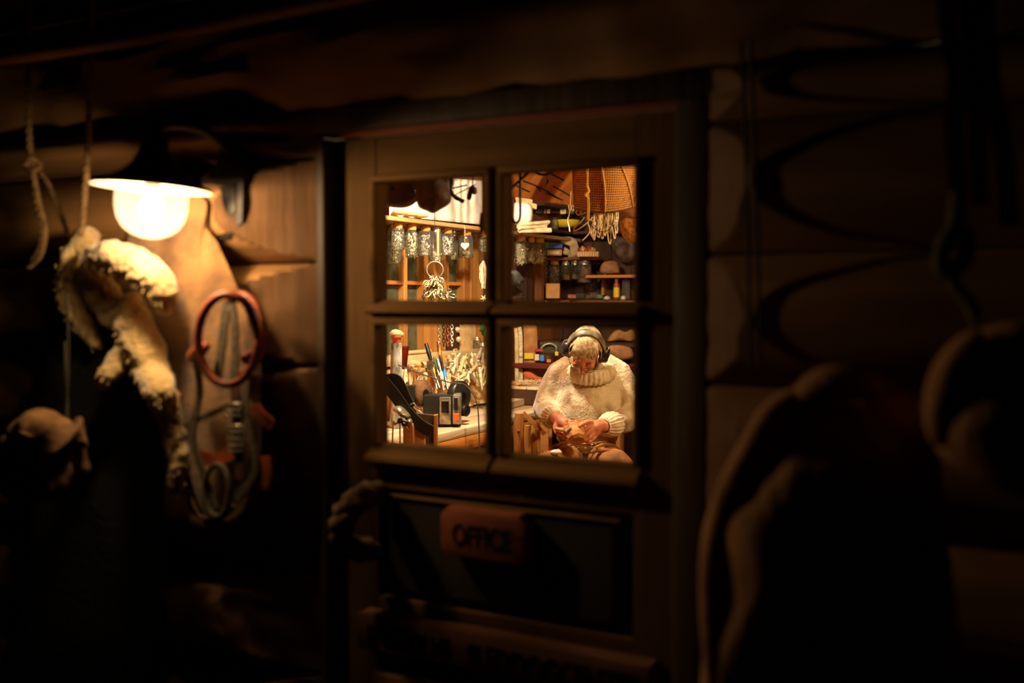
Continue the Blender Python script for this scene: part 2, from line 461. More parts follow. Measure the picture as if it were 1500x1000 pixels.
for (x0, x1) in OX:
    for (z0, z1) in OZ:
        # raised moulding around each light, with a drip sill below
        g = .013
        mb = MB()
        mb.box((x0-g, -.012, z1-.001), (x1+g, .004, z1+(g if z1 > 1.5 else .020)), bv=.005)
        mb.box((x0-g, -.010, z0-.002), (x0+.001, .004, z1), bv=.004); mb.box((x1-.001, -.010, z0), (x1+g, .004, z1), bv=.004)
        mb.obj('moulding', M['doorh'], D)
        hS = .030 if z0 > 1.3 else .040; mb = MB(); mb.hard = True
        sec = [(.025, z0+.001), (-.004, z0-.008), (-.030, z0-hS*.62), (-.031, z0-hS*.85), (-.020, z0-hS), (.004, z0-hS)]
        ra = [mb.bm.verts.new((x0-g-.002, *q_)) for q_ in sec]; rb = [mb.bm.verts.new((x1+g+.002, *q_)) for q_ in sec]
        mb.faces(ra); mb.faces(rb[::-1])
        for i in range(6): mb.faces([ra[i], ra[(i+1) % 6], rb[(i+1) % 6], rb[i]])
        mb.obj('drip_sill', M['doorh'], D)
        MB().box((x0, .026, z0), (x1, .029, z1)).obj('pane', M['pane'], D)
# raised panel
MB().box((-.292, .020, .775), (.319, .040, 1.022)).obj('panel_field', M['panel'], D)
mb = MB(); pts = [(-.25, .80), (.272, .80), (.272, 1.0), (-.25, 1.0)]; e = .022
a = [mb.bm.verts.new((x, .020, z)) for x, z in ((-.25-e, .80-e), (.272+e, .80-e), (.272+e, 1.0+e*.6), (-.25-e, 1.0+e*.6))]
b = [mb.bm.verts.new((x, .003, z)) for x, z in pts]
for i in range(4): mb.faces([a[i], a[(i+1) % 4], b[(i+1) % 4], b[i]])
mb.faces(b); mb.faces(a[::-1]); mb.obj('raised_panel', M['panel'], D, smooth=False)
mb = MB(); mb.box((-.27, -.004, 1.001), (.292, .020, 1.009), bv=.003); mb.obj('moulding', M['doorh'], D)
for z in (1.60, 1.26):
    mb = MB(); mb.cyl((.409, -.006, z-.055), (.409, -.006, z-.001), .0065, n=10); mb.cyl((.409, -.006, z+.001), (.409, -.006, z+.055), .0065, n=10)
    mb.ball((.409, -.006, z+.060), .007, 8, 6); mb.ball((.409, -.006, z-.060), .007, 8, 6)
    mb.box((.404, -.004, z-.05), (.4075, .03, z+.05)); mb.obj('hinge', M['brass'], D)

# ---------------------------------------------------------------- signs
def letters(txt, height, width, depth, m, parent, loc, name='lettering'):
    cu = bpy.data.curves.new('text', 'FONT'); cu.body = txt; cu.extrude = depth; cu.offset = .012; cu.align_x = 'CENTER'; cu.align_y = 'CENTER'
    to = bpy.data.objects.new('text', cu); COL.objects.link(to); bpy.context.view_layer.update()
    dg = bpy.context.evaluated_depsgraph_get(); me = bpy.data.meshes.new_from_object(to.evaluated_get(dg))
    bpy.data.objects.remove(to)
    xs = [v.co.x for v in me.vertices]; ys = [v.co.y for v in me.vertices]
    sx, sy = width/(max(xs)-min(xs)), height/(max(ys)-min(ys)); cx, cy = (max(xs)+min(xs))/2, (max(ys)+min(ys))/2
    for v in me.vertices: v.co = Vector(((v.co.x-cx)*sx, v.co.z*.0025, (v.co.y-cy)*sy))
    me.materials.clear(); me.materials.append(m); me.name = name
    return link(name, me, parent, loc)
t = thing('office_sign', 'red-brown wooden block sign reading OFFICE on the door panel', 'sign', (0, -.001, .953))
mb = MB(); c_ = .016; W2, H2 = .102, .051
mb.prism([(-W2+c_, -H2), (W2-c_, -H2-.003), (W2, -H2+c_), (W2, H2-c_), (W2-c_, H2), (-W2+c_, H2+.001), (-W2, H2-c_), (-W2, -H2+c_)], -.042, .003, bv=.009)
mb.obj('block', M['sign'], t)
letters('OFFICE', .046, .138, 1.0, M['ink'], t, (0, -.0415, -.002))
t = thing('name_board', 'long weathered board lettered SLEDDOGCENTER across the door bottom', 'sign', (.03, -.001, .708))
mb = MB(); mb.box((-.345, -.052, -.040), (.345, .0, .042), bv=.008); mb.obj('board', M['sign2'], t)
letters('ENGHOLMS', .046, .215, 1.0, M['ink'], t, (-.205, -.0525, -.003)); letters('SLEDDOGCENTER', .046, .385, 1.0, M['ink'], t, (.135, -.0525, -.003))
t = thing('lower_board', 'second plank fixed to the door under the lettered board', 'board', (-.08, -.001, .575))
mb = MB(); mb.box((-.20, -.050, -.05), (.20, .0, .045), bv=.01); mb.obj('board', M['sign2'], t)

# ---------------------------------------------------------------- rope door pull
p = [at(552, 722, y=-.02), at(528, 728, y=-.10), at(506, 752, y=-.12), at(497, 782, y=-.12), at(508, 800, y=-.10), at(550, 806, y=-.02)]
base = Vector(p[0]); t = thing('rope_door_pull', 'thick twisted rope loop serving as the door pull', 'door handle', base)
mb = MB(); rope_into(mb, [q-base for q in p], .029, .11, 12); mb.obj('rope', M['rope'], t)
for q in (Vector((0, .006, 0)), p[-1]-base+Vector((0, .006, 0))): MB().ball(q, (.02, .012, .02)).obj('fixing', M['iron'], t)

# ---------------------------------------------------------------- lamp
t = thing('outdoor_lamp', 'lit outdoor lamp with black bell hood and glowing glass dome', 'lamp', (LAMP.x, LAMP.y, LAMP.z), rot=(math.radians(-2), math.radians(3.5), 0)); t.scale = (.88, .88, .88)
hood = [(.001, .168), (.020, .165), (.030, .150), (.034, .125), (.050, .095), (.072, .074), (.100, .058), (.130, .047), (.138, .040), (.137, .037)]
MB().lathe(hood+[(.128, .040), (.098, .051), (.070, .067), (.047, .088), (.030, .115)], n=40).obj('hood', M['black'], t)
MB().lathe([(.1365, .0365), (.127, .0385), (.097, .0495), (.0695, .0655)], n=40).obj('hood_lining', M['white_en'], t)
dome = [(.080, .060), (.082, .02), (.081, -.01), (.075, -.035), (.062, -.056), (.043, -.070), (.02, -.078), (.001, -.080)]
dg_ = bpy.data.materials.new('lit dome glass'); dg_.use_nodes = True; nt = dg_.node_tree; nt.nodes.remove(nt.nodes['Principled BSDF'])
a1 = nt.nodes.new('ShaderNodeBsdfTransparent'); a2 = nt.nodes.new('ShaderNodeBsdfTranslucent'); a2.inputs[0].default_value = (1, .93, .8, 1)
a3 = nt.nodes.new('ShaderNodeMixShader'); a3.inputs[0].default_value = .055; nt.links.new(a1.outputs[0], a3.inputs[1]); nt.links.new(a2.outputs[0], a3.inputs[2]); nt.links.new(a3.outputs[0], nt.nodes['Material Output'].inputs[0])
MB().lathe(dome, n=36).obj('glass_dome', dg_, t)
MB().ball((0, 0, -.012), (.027, .027, .034), 20, 14).obj('bulb', emit('lit bulb', (1, .72, .40, 1), 14), t)
MB().cyl((0, 0, .034), (0, 0, .13), .018, n=14).obj('socket', M['white_en'], t)
mb = MB(); mb.tube(spline([(0, 0, .16), (0, .03, .19), (0, .14, .20), (.0, .255, .16)], 6), .011, 10); mb.lathe([(.001, -.008), (.035, -.008), (.035, .004), (.001, .008)], (.0, .245, .16), 20, Matrix.Rotation(PI/2, 3, 'X'))
mb.obj('wall_arm', M['black'], t)

# ---------------------------------------------------------------- things hanging left of the door
def loc_xz(pxs, y, base):   # pixel outline on the plane y -> outline round base
    return [((at(a, b, y=y)-base).x, (at(a, b, y=y)-base).z) for a, b in pxs]
def wall_thing(name, label, cat, cpx, y, group=None):
    b = at(*cpx, y=y); return thing(name, label, cat, b, group=group), b

t, b = wall_thing('reindeer_hide', 'tan reindeer hide hanging flat on the logs below the lamp', 'hide', (290, 500), -.160)
out = [(262,250),(292,285),(303,300),(300,330),(316,352),(322,364),(333,388),(346,418),(364,470),(382,530),(384,610),(376,690),(352,752),(318,764),(292,740),(268,660),(240,600),(205,540),(180,470),(176,400),(190,340),(205,290),(225,256)]
mb = MB(); mb.puff(loc_xz(out, -.160, b), .012, 8, .006, 24, .5); mb.obj('skin', M['hide'], t)
t, b = wall_thing('black_bracket', 'black iron bracket with a pale pointed plate beside the lamp', 'bracket', (336, 300), -.115)
mb = MB()
mb.prism(loc_xz([(322,235),(362,230),(360,325),(340,350),(322,352)], -.115, b), -.012, .012, bv=.002); mb.prism(loc_xz([(300,262),(322,262),(322,276),(300,276)], -.115, b), -.01, .01)
mb.obj('iron_plate', M['iron'], t)
MB().prism(loc_xz([(328,276),(352,269),(351,312),(330,326)], -.115, b), -.017, -.012, bv=.001).obj('pale_plate', M['dsteel'], t)
t, b = wall_thing('hanging_file', 'thin pale metal strip with a hooked lower end beside the lamp', 'tool', (304, 320), -.14)
mb = MB(); mb.prism(loc_xz([(298,285),(309,284),(308,346),(301,347)], -.14, b), -.004, .004, bv=.001); mb.obj('blade', M['steel'], t)
mb = MB(); mb.prism(loc_xz([(292,286),(298,285),(301,347),(297,348)], -.14, b), -.006, .006); mb.tube([at(303,345,y=-.14)-b, at(301,356,y=-.14)-b, at(311,360,y=-.14)-b], .004, 8); mb.obj('dark_edge', M['iron'], t)

# pale fleece folded over, and sheepskin body
FY = -.20
def pp(px, py, y=FY): return at(px, py, y=y)
t, b = wall_thing('pale_sheepskin', 'pale curly sheepskin folded over a rope left of the lamp', 'sheepskin', (170, 440), FY)
def blob_from(chains, b, name, m, parent, vox, n=12, sm=4, fac=.5):
    mb = MB()
    for ch in chains: mb.chain([(Vector(q)-b, r) for q, r in ch], n)
    o = mb.obj(name, m, parent); remesh(o, vox, sm, fac); return o
ch = [
 [(pp(128,350), .030), (pp(112,378), .040), (pp(104,405), .036), (pp(112,440), .044), (pp(128,478), .034), (pp(142,500,-.20), .020)],
 [(pp(112,395), .026), (pp(135,408), .030), (pp(158,424), .027), (pp(172,436), .016)],
 [(pp(136,380,-.24), .032), (pp(168,378,-.26), .038), (pp(198,386,-.26), .040), (pp(222,404,-.26), .038), (pp(238,424,-.25), .032), (pp(240,446,-.24), .022)],
 [(pp(192,444,-.20), .028), (pp(196,480,-.22), .044), (pp(212,510,-.22), .046), (pp(222,545,-.22), .040), (pp(236,575,-.27), .034), (pp(248,615,-.25), .022)],
 [(pp(200,500,-.22), .030), (pp(176,528,-.24), .028), (pp(160,545,-.26), .022), (pp(148,562,-.25), .012)],
 [(pp(240,580,-.26), .026), (pp(256,640,-.24), .026), (pp(262,680,-.24), .024), (pp(258,715,-.24), .018)],
 [(pp(140,420,-.20), .036), (pp(165,460,-.20), .036), (pp(200,470,-.20), .036)],
]
fl = blob_from(ch, b, 'fleece', M['fur'], t, .006, 12, 3)
displace(fl, .035, .016); displace(fl, .012, .008)
# curls of wool standing off the fleece
mb = MB(); rr = random.Random(3)
for c_ in ch[:6]:
    for (p0, r0), (p1, r1) in zip(c_, c_[1:]):
        for _ in range(46):
            u_ = rr.random(); p = p0.lerp(p1, u_); r = r0+(r1-r0)*u_
            d = Vector((rr.gauss(0,1), rr.gauss(-.6,1), rr.gauss(0,1))).normalized(); q = p-b+d*r*1.0
            e1 = q+d*.004+Vector((rr.uniform(-.004,.004), 0, -.006)); mb.tube([q-d*.004, q+d*.001, e1], [.0028, .0022, .0008], 4)
o = mb.obj('wool_curls', M['fur'], t); o['kind'] = 'stuff'

# ropes
def rope_thing(label, pxs, y, r, group=None, m='rope', name='rope', extra=None):
    pts = [at(a, c_, y=yy if yy is not None else y) for a, c_, yy in [(q+(None,))[:3] for q in pxs]]
    b = Vector(pts[0]); mb = MB(); rope_into(mb, [q-b for q in pts], r)
    if extra: extra(mb, b)
    o = mb.obj(name, M[m], None, b); tag(o, label, 'rope', group); return o
rope_thing('taut rope coming down beside the lamp hood to the sheepskin', [(136,-30),(130,180),(126,262),(118,350)], -.26, .0075)
def knot(mb, b):
    c_ = at(48, 244, y=-.24)-b
    for k in range(3):
        mb.tube([c_+Vector((.016*math.cos(a), .012*math.sin(a*2+k), .014*math.sin(a)+.006*(k-1))) for a in [2*PI*j/14 for j in range(14)]], .0065, 6, closed=True)
rope_thing('knotted rope hanging at the far left with a doubled end', [(42,-30),(42,180),(48,244),(54,290),(62,330),(60,360),(46,385)], -.24, .008, extra=knot)
rope_thing('slanting rope from the knot down to the sheepskin', [(54,246),(70,268),(84,300),(102,348)], -.235, .0065)
rope_thing('short rope tail hanging beside the doubled rope', [(48,250,-.27),(58,300,-.27),(66,335,-.27),(60,372,-.27),(42,392,-.27)], -.27, .0065)
rope_thing('thin dark line hanging down left of the sheepskin', [(95,500),(97,560),(99,600),(98,640)], -.25, .003, m='web')

# fur-brimmed cap hanging low at the left edge
t, b = wall_thing('felt_cap', 'brown felt cap with turned up brim hanging at the lower left', 'cap', (70, 640), -.40)
q = lambda a, c_, y=-.40: at(a, c_, y=y)
cp = blob_from([[(q(40,640), .045), (q(60,632), .052), (q(82,640), .046)], [(q(52,622), .034), (q(66,622), .030)]], b, 'crown', M['felt'], t, .006, 14, 6)
displace(cp, .03, .006)
mb = MB(); mb.ribbon(spline([q(22,640,-.42)-b, q(34,652,-.47)-b, q(56,656,-.49)-b, q(84,642,-.48)-b, q(112,628,-.44)-b, q(122,640,-.40)-b], 6), .050, .012, (0, -1, .2)); mb.obj('brim', M['felt'], t)
lf = blob_from([[(q(12,648), .022), (q(6,680), .035), (q(20,705), .040), (q(50,716), .030), (q(80,712), .028)], [(q(112,650), .02), (q(122,690), .016), (q(112,712), .018)], [(q(40,690,-.37), .06), (q(88,690,-.37), .055)]], b, 'ear_flaps', M['dleather'], t, .007, 10, 5)
displace(lf, .03, .012)
rope_thing('thin cord the felt cap hangs from', [(99,430,-.36),(99,560,-.37),(92,638,-.39)], -.37, .003, m='iron')

# dark garment behind the sheepskin
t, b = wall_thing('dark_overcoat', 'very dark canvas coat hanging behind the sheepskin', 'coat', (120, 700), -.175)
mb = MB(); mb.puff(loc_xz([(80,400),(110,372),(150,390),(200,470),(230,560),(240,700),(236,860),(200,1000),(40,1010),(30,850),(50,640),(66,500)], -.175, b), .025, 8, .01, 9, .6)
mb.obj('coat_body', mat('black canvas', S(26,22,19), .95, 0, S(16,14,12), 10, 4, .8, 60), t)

# ---------------------------------------------------------------- dog harness
HY = -.225
t, b = wall_thing('dog_harness', 'brown leather dog harness with oval collar loop hanging by the hide', 'harness', (335, 430), HY)
h = lambda a, c_, y=HY: at(a, c_, y=y)-b
def oval(cx, cy, rx, ry, y0, y1, a0=0, a1=360, n=36):
    return [h(cx+rx*math.cos(math.radians(a0+(a1-a0)*i/n)), cy+ry*math.sin(math.radians(a0+(a1-a0)*i/n)), y0+(y1-y0)*math.sin(PI*i/n)) for i in range(n+1)]
def strap_tube(name, pts, w_, th, m):
    mb = MB(); mb.tube(pts, w_, 10, flat=th/w_, up=(0, 1, 0)); return mb.obj(name, m, t)
strap_tube('collar_loop', oval(334, 497, 44, 66, -.24, -.30), .009, .010, M['leather'])
strap_tube('collar_pad', oval(352, 490, 32, 58, -.18, -.18, -95, 100, 24), .010, .009, M['leather'])
mb = MB()
for dx in (-1, 0, 1): mb.tube([h(336+dx*8, 428, -.21), h(339+dx*4, 436, -.23), h(336-dx*7, 442, -.22)], .006, 7)
mb.obj('top_knot', M['leather'], t)
MB().chain([(h(283, 522, -.24), .015), (h(292, 513, -.25), .017), (h(300, 508, -.25), .012)], 10).obj('side_joint', M['leather'], t); MB().chain([(h(362, 524, -.25), .015), (h(376, 520, -.23), .014)], 10).obj('side_joint', M['leather'], t)
def strap(name, pxs, w_, m, y=HY, th=.005):
    mb = MB(); mb.ribbon(spline([h(*q_) if len(q_) == 3 else h(q_[0], q_[1], y) for q_ in pxs], 6), w_, th); return mb.obj(name, m, t)
strap('inner_strap', [(333,440),(328,480),(322,530),(318,556)], .022, M['web'])
strap('inner_strap', [(340,438),(344,480),(345,530),(342,560)], .018, M['web'])
strap('hanging_strap', [(283,525),(290,545),(292,580),(282,640),(300,700),(316,745)], .017, M['web'])
strap('hanging_strap', [(345,562),(348,620),(352,680),(350,700)], .026, M['dleather'])
strap('hanging_strap', [(362,540),(360,600),(368,640),(374,690),(346,730)], .016, M['web'])
strap('hanging_strap', [(372,596),(384,610),(398,622)], .024, M['leather'], -.24)
strap('hanging_strap', [(388,668),(390,690),(384,714)], .030, M['leather'], -.22)
strap('cross_strap', [(268,624),(296,612),(322,600),(340,592)], .012, M['web'], -.22)
strap('cross_strap', [(294,668),(316,672),(340,662)], .030, M['leather'], -.21)
strap('hanging_strap', [(262,575),(256,600),(262,640),(258,668),(264,700)], .026, M['leather'], -.20)
mb = MB(); mb.tube([p_ for p_ in oval(318, 718, 18, 38, -.23, -.23)[:-1]], .006, 8, closed=True); mb.obj('lower_loop', M['web'], t)
mb = MB(); mb.tube([p_ for p_ in oval(310, 730, 34, 30, -.20, -.20, 20, 200)], .006, 8); mb.obj('lower_loop', M['dleather'], t)
for (bx, by) in ((342, 600), (344, 632), (346, 652)):
    mb = MB(); mb.tube([h(bx-11, by-8, -.23), h(bx+11, by-9, -.23), h(bx+12, by+8, -.23), h(bx-10, by+9, -.23)], .0032, 8, closed=True)
    mb.cyl(h(bx-11, by, -.232), h(bx+11, by, -.232), .0022, n=6); mb.obj('buckle', M['steel'], t)

# ---------------------------------------------------------------- right of the door
def drape(name, label, cat, cpx, y, outline, thick, folds, m, seed):
    b = at(*cpx, y=y); t = thing(name, label, cat, b)
    mb = MB(); mb.puff(loc_xz(outline, y, b), thick, 10, .018, 10, .6); o = mb.obj('cloth_body', m, t)
    for fo in folds:
        mb = MB(); pts = spline([at(a, c_, y=y-thick*.62)-b for a, c_ in fo], 6); k = len(pts)
        mb.tube(pts, [.008+.024*math.sin(PI*(i+.5)/k)**.5 for i in range(k)], 12, flat=.8)
        mb.obj('fold', m, t)
    return t
drape('hanging_canvas_coat', 'large brown canvas coat hanging in front, right of the door', 'coat', (1200, 800), -.34,
  [(1190,560),(1250,556),(1320,566),(1370,640),(1390,800),(1395,1060),(1180,1075),(1040,1070),(1036,940),(1042,820),(1062,730),(1098,660),(1120,612),(1150,590)], .15,
  [[(1195,572),(1140,600),(1105,660),(1072,728),(1052,800),(1046,900),(1050,1040)], [(1128,640),(1100,700),(1086,760),(1070,820),(1064,900)], [(1200,745),(1150,750),(1110,790),(1085,860),(1070,960),(1066,1060)], [(1290,566),(1220,562),(1170,580)]], M['canvas'], 1)
drape('hanging_fur_garment', 'dark shaggy garment hanging at the right edge', 'garment', (1420, 600), -.42,
  [(1370,545),(1400,505),(1440,480),(1500,470),(1560,500),(1570,640),(1540,730),(1470,720),(1400,690),(1360,640)], .12,
  [[(1440,488),(1400,540),(1382,600),(1380,650)], [(1480,490),(1445,560),(1440,620)], [(1500,520),(1495,590),(1510,650)]], M['canvas'], 2)
t, b = wall_thing('hanging_tackle', 'bundle of dark straps and cords hanging near the right edge', 'tackle', (1400, 60), -.35)
h2 = lambda a, c_, y=-.35: at(a, c_, y=y)-b
for pts in ([(1385,-20),(1392,60),(1402,110),(1398,180),(1404,280)], [(1440,-20),(1450,100),(1470,220),(1480,330)], [(1415,-20),(1424,90),(1432,180),(1436,300)]):
    mb = MB(); mb.ribbon(spline([h2(*p_) for p_ in pts], 6), .022, .006); mb.obj('strap', M['web'], t)
mb = MB(); mb.tube(spline([h2(*p_) for p_ in ((1404,280),(1398,330),(1382,358),(1378,390),(1390,400),(1412,380),(1416,350),(1402,332))], 6), .011, 8); mb.obj('ring_strap', M['web'], t)
mb = MB(); mb.tube(spline([h2(*p_) for p_ in ((1392,396),(1400,420),(1418,440),(1430,470))], 6), .009, 8); mb.obj('strap', M['web'], t)
for i, (px, lab) in enumerate(((1094, 'thin black cord hanging on the logs right of the door, nearer one'), (1108, 'thin black cord hanging on the logs, further right of the pair'))):
    rope_thing(lab, [(px-8,60),(px-3,200),(px+2,360),(px+5,540)], -.10, .0035, m='iron', name='black_rope')

# ================================================================ THE WORKSHOP
WX, BY, RX, FZ, CZ = -2.16, 4.90, 1.30, .13, 2.42
o = struct('floor'); 
for i in range(23):
    x = WX+i*.15; MB().box((x+.002, .13, FZ-.03), (x+.148, BY, FZ), bv=.002).obj('floor_board', M['floor'], o)
o = MB().box((WX-.1, .13, CZ), (RX+.1, BY+.1, CZ+.05)).obj('ceiling', M['iwall']); o['kind'] = 'structure'
o = MB().box((RX, .13, 0), (RX+.08, BY+.08, CZ)).obj('wall_right', M['iwall']); o['kind'] = 'structure'
wb = struct('wall_back')
for i in range(24):
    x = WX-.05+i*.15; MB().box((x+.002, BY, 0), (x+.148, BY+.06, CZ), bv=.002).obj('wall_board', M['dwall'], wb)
# left wall round the window
wy0, wy1 = at(560, 450, x=WX).y-.35, at(692, 450, x=WX).y
wz0, wz1 = at(620, 516, x=WX).z, 1.86
wl = struct('wall_left')
def boards(y0, y1, z0, z1):
    n = max(1, round((z1-z0)/.16)); h_ = (z1-z0)/n
    for i in range(n): MB().box((WX-.06, y0, z0+i*h_+.001), (WX, y1, z0+(i+1)*h_-.001), bv=.003).obj('wall_board', M['iwall'], wl)
boards(.13, wy0, 0, CZ); boards(wy1, BY+.06, 0, CZ); boards(wy0, wy1, 0, wz0); boards(wy0, wy1, wz1, CZ)
wn = struct('window_1')
def lw(name, px0, px1, z0, z1, x0, x1, m, parent, bv=.003):
    y0, y1 = at(px0, 450, x=WX).y, at(px1, 450, x=WX).y
    return MB().box((x0, y0, z0), (x1, y1, z1), bv=bv).obj(name, m, parent)
zm = at(600, 414, x=WX).z
MB().box((WX-.04, wy0, wz0), (WX-.035, wy1, wz1)).obj('window_pane', M['wpane'], wn)
for a_, b_ in ((591.5, 596.5), (618, 641), (651, 657), (676, 684)):
    lw('window_post' if b_-a_ > 6 else 'muntin', a_, b_, wz0, wz1, WX-.045, WX+(.02 if b_-a_ > 6 else .004), M['orange'], wn)
for a_, b_ in ((560, 591.5), (596.5, 618), (657, 676)):
    lw('muntin', a_, b_, zm-.012, zm+.010, WX-.045, WX+.002, M['orangex'], wn)
lw('window_casing', 684, 703, wz0-.05, 1.86, WX, WX+.03, M['orange'], wn)
MB().box((WX-.05, wy0-.05, wz0-.05), (WX+.10, wy1+.06, wz0), bv=.006).obj('window_sill', M['pale'], wn)
MB().box((WX, wy0-.05, wz0-.13), (WX+.03, wy1+.06, wz0-.06), bv=.004).obj('window_apron', M['orangex'], wn)

def FT(name, label, cat, px, py, d, group=None, rot=None):
    t = thing(name, label, cat, at(px, py, d=d), YAW, group)
    if rot: t.rotation_euler = (rot[0], rot[1], YAW+rot[2])
    return t, d/F
def hung(t, x=0, z0=0, to=None, r=.0013, m='iron'):   # string or wire that holds a hanging thing
    return MB().tube([(x, 0, z0), (x, 0, (to or CZ)-t.location.z)], r, 5).obj('hanging_string', M[m], t)
def px_out(pts, px, py, s): return [((a-px)*s, -(b-py)*s) for a, b in pts]
def P3(a, b, px, py, s, dy=0): return Vector(((a-px)*s, dy, -(b-py)*s))

# ---------------------------------------------------------------- bench
BX, BZ = -1.50, .80
t = thing('work_bench', 'long wooden workbench along the window wall with a worn top', 'workbench', (BX, 3.0, FZ))
y0b, y1b = 1.25, 4.6
for i, (xa, xb) in enumerate(((WX+.01, -1.94), (-1.938, -1.72), (-1.718, BX))):
    MB().box((xa-BX, y0b-3, BZ-FZ-.045), (xb-BX, y1b-3, BZ-FZ-(.002*i)), bv=.004).obj('top_plank', M['bench'], t)
MB().box((-.03, y0b-3, BZ-FZ-.115), (.0, y1b-3, BZ-FZ-.047), bv=.004).obj('front_rail', M['orangex'], t)
for yy in (1.95, 3.25, 4.5):
    MB().box((-.09, yy-3-.04, 0), (-.01, yy-3+.04, BZ-FZ-.116), bv=.004).obj('leg', M['orange'], t)
    MB().box((WX+.03-BX, yy-3-.04, 0), (WX+.11-BX, yy-3+.04, BZ-FZ-.046), bv=.004).obj('leg', M['orange'], t)
t = thing('back_board', 'sloping board at the back of the bench under the window sill', 'board', (WX+.16, 2.6, BZ))
MB().box((-.012, -1.0, 0), (.012, .95, .232), bv=.003).obj('board', M['orangex'], t); 
MB().box((-.15, -1.0, .233), (.03, .95, .255), bv=.004).obj('ledge', M['palex'], t)

# ---------------------------------------------------------------- shelves and jars
SZ = 1.857
t = thing('jar_shelf', 'long pale shelf over the window with jars hanging underneath', 'shelf', (WX, 3.0, SZ))
for ya, yb in ((-1.6, .12), (.122, 1.75)):
    MB().box((.002, ya, -.022), (.225, yb, 0), bv=.003).obj('shelf_board', M['shelfw'], t)
for yy in (-1.5, .0, 1.6): MB().prism([(0, -.15), (.02, -.15), (.18, -.03), (.18, -.023), (0, -.023)], yy-.012, yy+.012).obj('bracket', M['orange'], t)

_jm = {}
def jar_body(kind):
    if ('b', kind) in _jm: return _jm['b', kind]
    pr = {'straight': [(.20,1),(.42,1),(.45,.97),(.47,.90),(.49,.82),(.49,.06),(.46,.01),(.30,0),(.001,0)],
          'round': [(.20,1),(.30,1),(.30,.95),(.40,.88),(.48,.74),(.47,.60),(.43,.35),(.42,.05),(.36,0),(.001,0)],
          'square': [(.25,1),(.40,1),(.41,.95),(.49,.88),(.50,.05),(.47,0),(.001,0)]}[kind]
    mb = MB(); mb.lathe(pr, n=18 if kind != 'square' else 10); _jm['b', kind] = mb.mesh('jar_glass', M['jarglass']); return _jm['b', kind]
def jar_fill(kind, v):
    k = ('f', kind, v)
    if k in _jm: return _jm[k]
    rr = random.Random(hash(kind) % 97+v) if False else random.Random(sum(map(ord, kind))+v*13)
    mb = MB(); top = {'full': .82, 'half': .5, 'low': .25}[('full','half','low')[v % 3]]
    n = int(120*top)+30
    for _ in range(n):
        r = .40*math.sqrt(rr.random()); a = rr.random()*2*PI; z = .03+top*rr.random()
        c = Vector((r*math.cos(a), r*math.sin(a), z)); d = Vector((rr.gauss(0,1), rr.gauss(0,1), rr.gauss(0,.5))).normalized()
        if kind == 'beads': mb.ball(c, .035, 5, 4); continue
        L = rr.uniform(.06, .16) if kind != 'sticks' else rr.uniform(.2, .4)
        mb.tube([c-d*L/2, c+d*L/2], rr.uniform(.014, .035), 4)
    m = {'screws': 'screws', 'bone': 'bone', 'mixed': 'mixed', 'brown': 'brownbits', 'beads': 'screws', 'sticks': 'bone', 'white': 'cloth'}[kind]
    _jm[k] = mb.mesh('contents', M[m], smooth=False); return _jm[k]
def jar_lid(kind):
    if ('l', kind) in _jm: return _jm['l', kind]
    mb = MB()
    if kind == 'cork': mb.lathe([(.001,1),(.40,1),(.42,.98),(.40,.0),(.001,0)], n=16)
    else: mb.lathe([(.001,1),(.43,1),(.45,.95),(.45,.55),(.43,.5),(.45,.45),(.45,.0),(.001,0)], n=18)
    _jm['l', kind] = mb.mesh('lid', M['cork' if kind == 'cork' else 'lidm']); return _jm['l', kind]
def jar(px, pz_bottom, wpx, x=None, y=None, ztop=None, body='straight', lid='cork', fill='screws', v=0, lidh=.028, label='', group=None, lidscale=.85):
    P = at(px, 400, x=x) if x is not None else at(px, 400, y=y)
    d = (P-CAM).dot(HF); zb = at(px, pz_bottom, d=d).z; W_ = wpx*1.18*d/F; Hh = ztop-lidh-zb
    t = thing('glass_jar', label, 'jar', (P.x, P.y, zb), group=group)
    link('jar_glass', jar_body(body), t, scale=(W_, W_, Hh))
    if fill: link('contents', jar_fill(fill, v), t, scale=(W_, W_, Hh)); 
    link('lid', jar_lid(lid), t, loc=(0, 0, Hh-.004), scale=(W_*lidscale, W_*lidscale, lidh+.004))
    return t
J1 = SZ-.022; xa, xb = WX+.165, WX+.075
G1 = 'jars hanging under the window shelf'
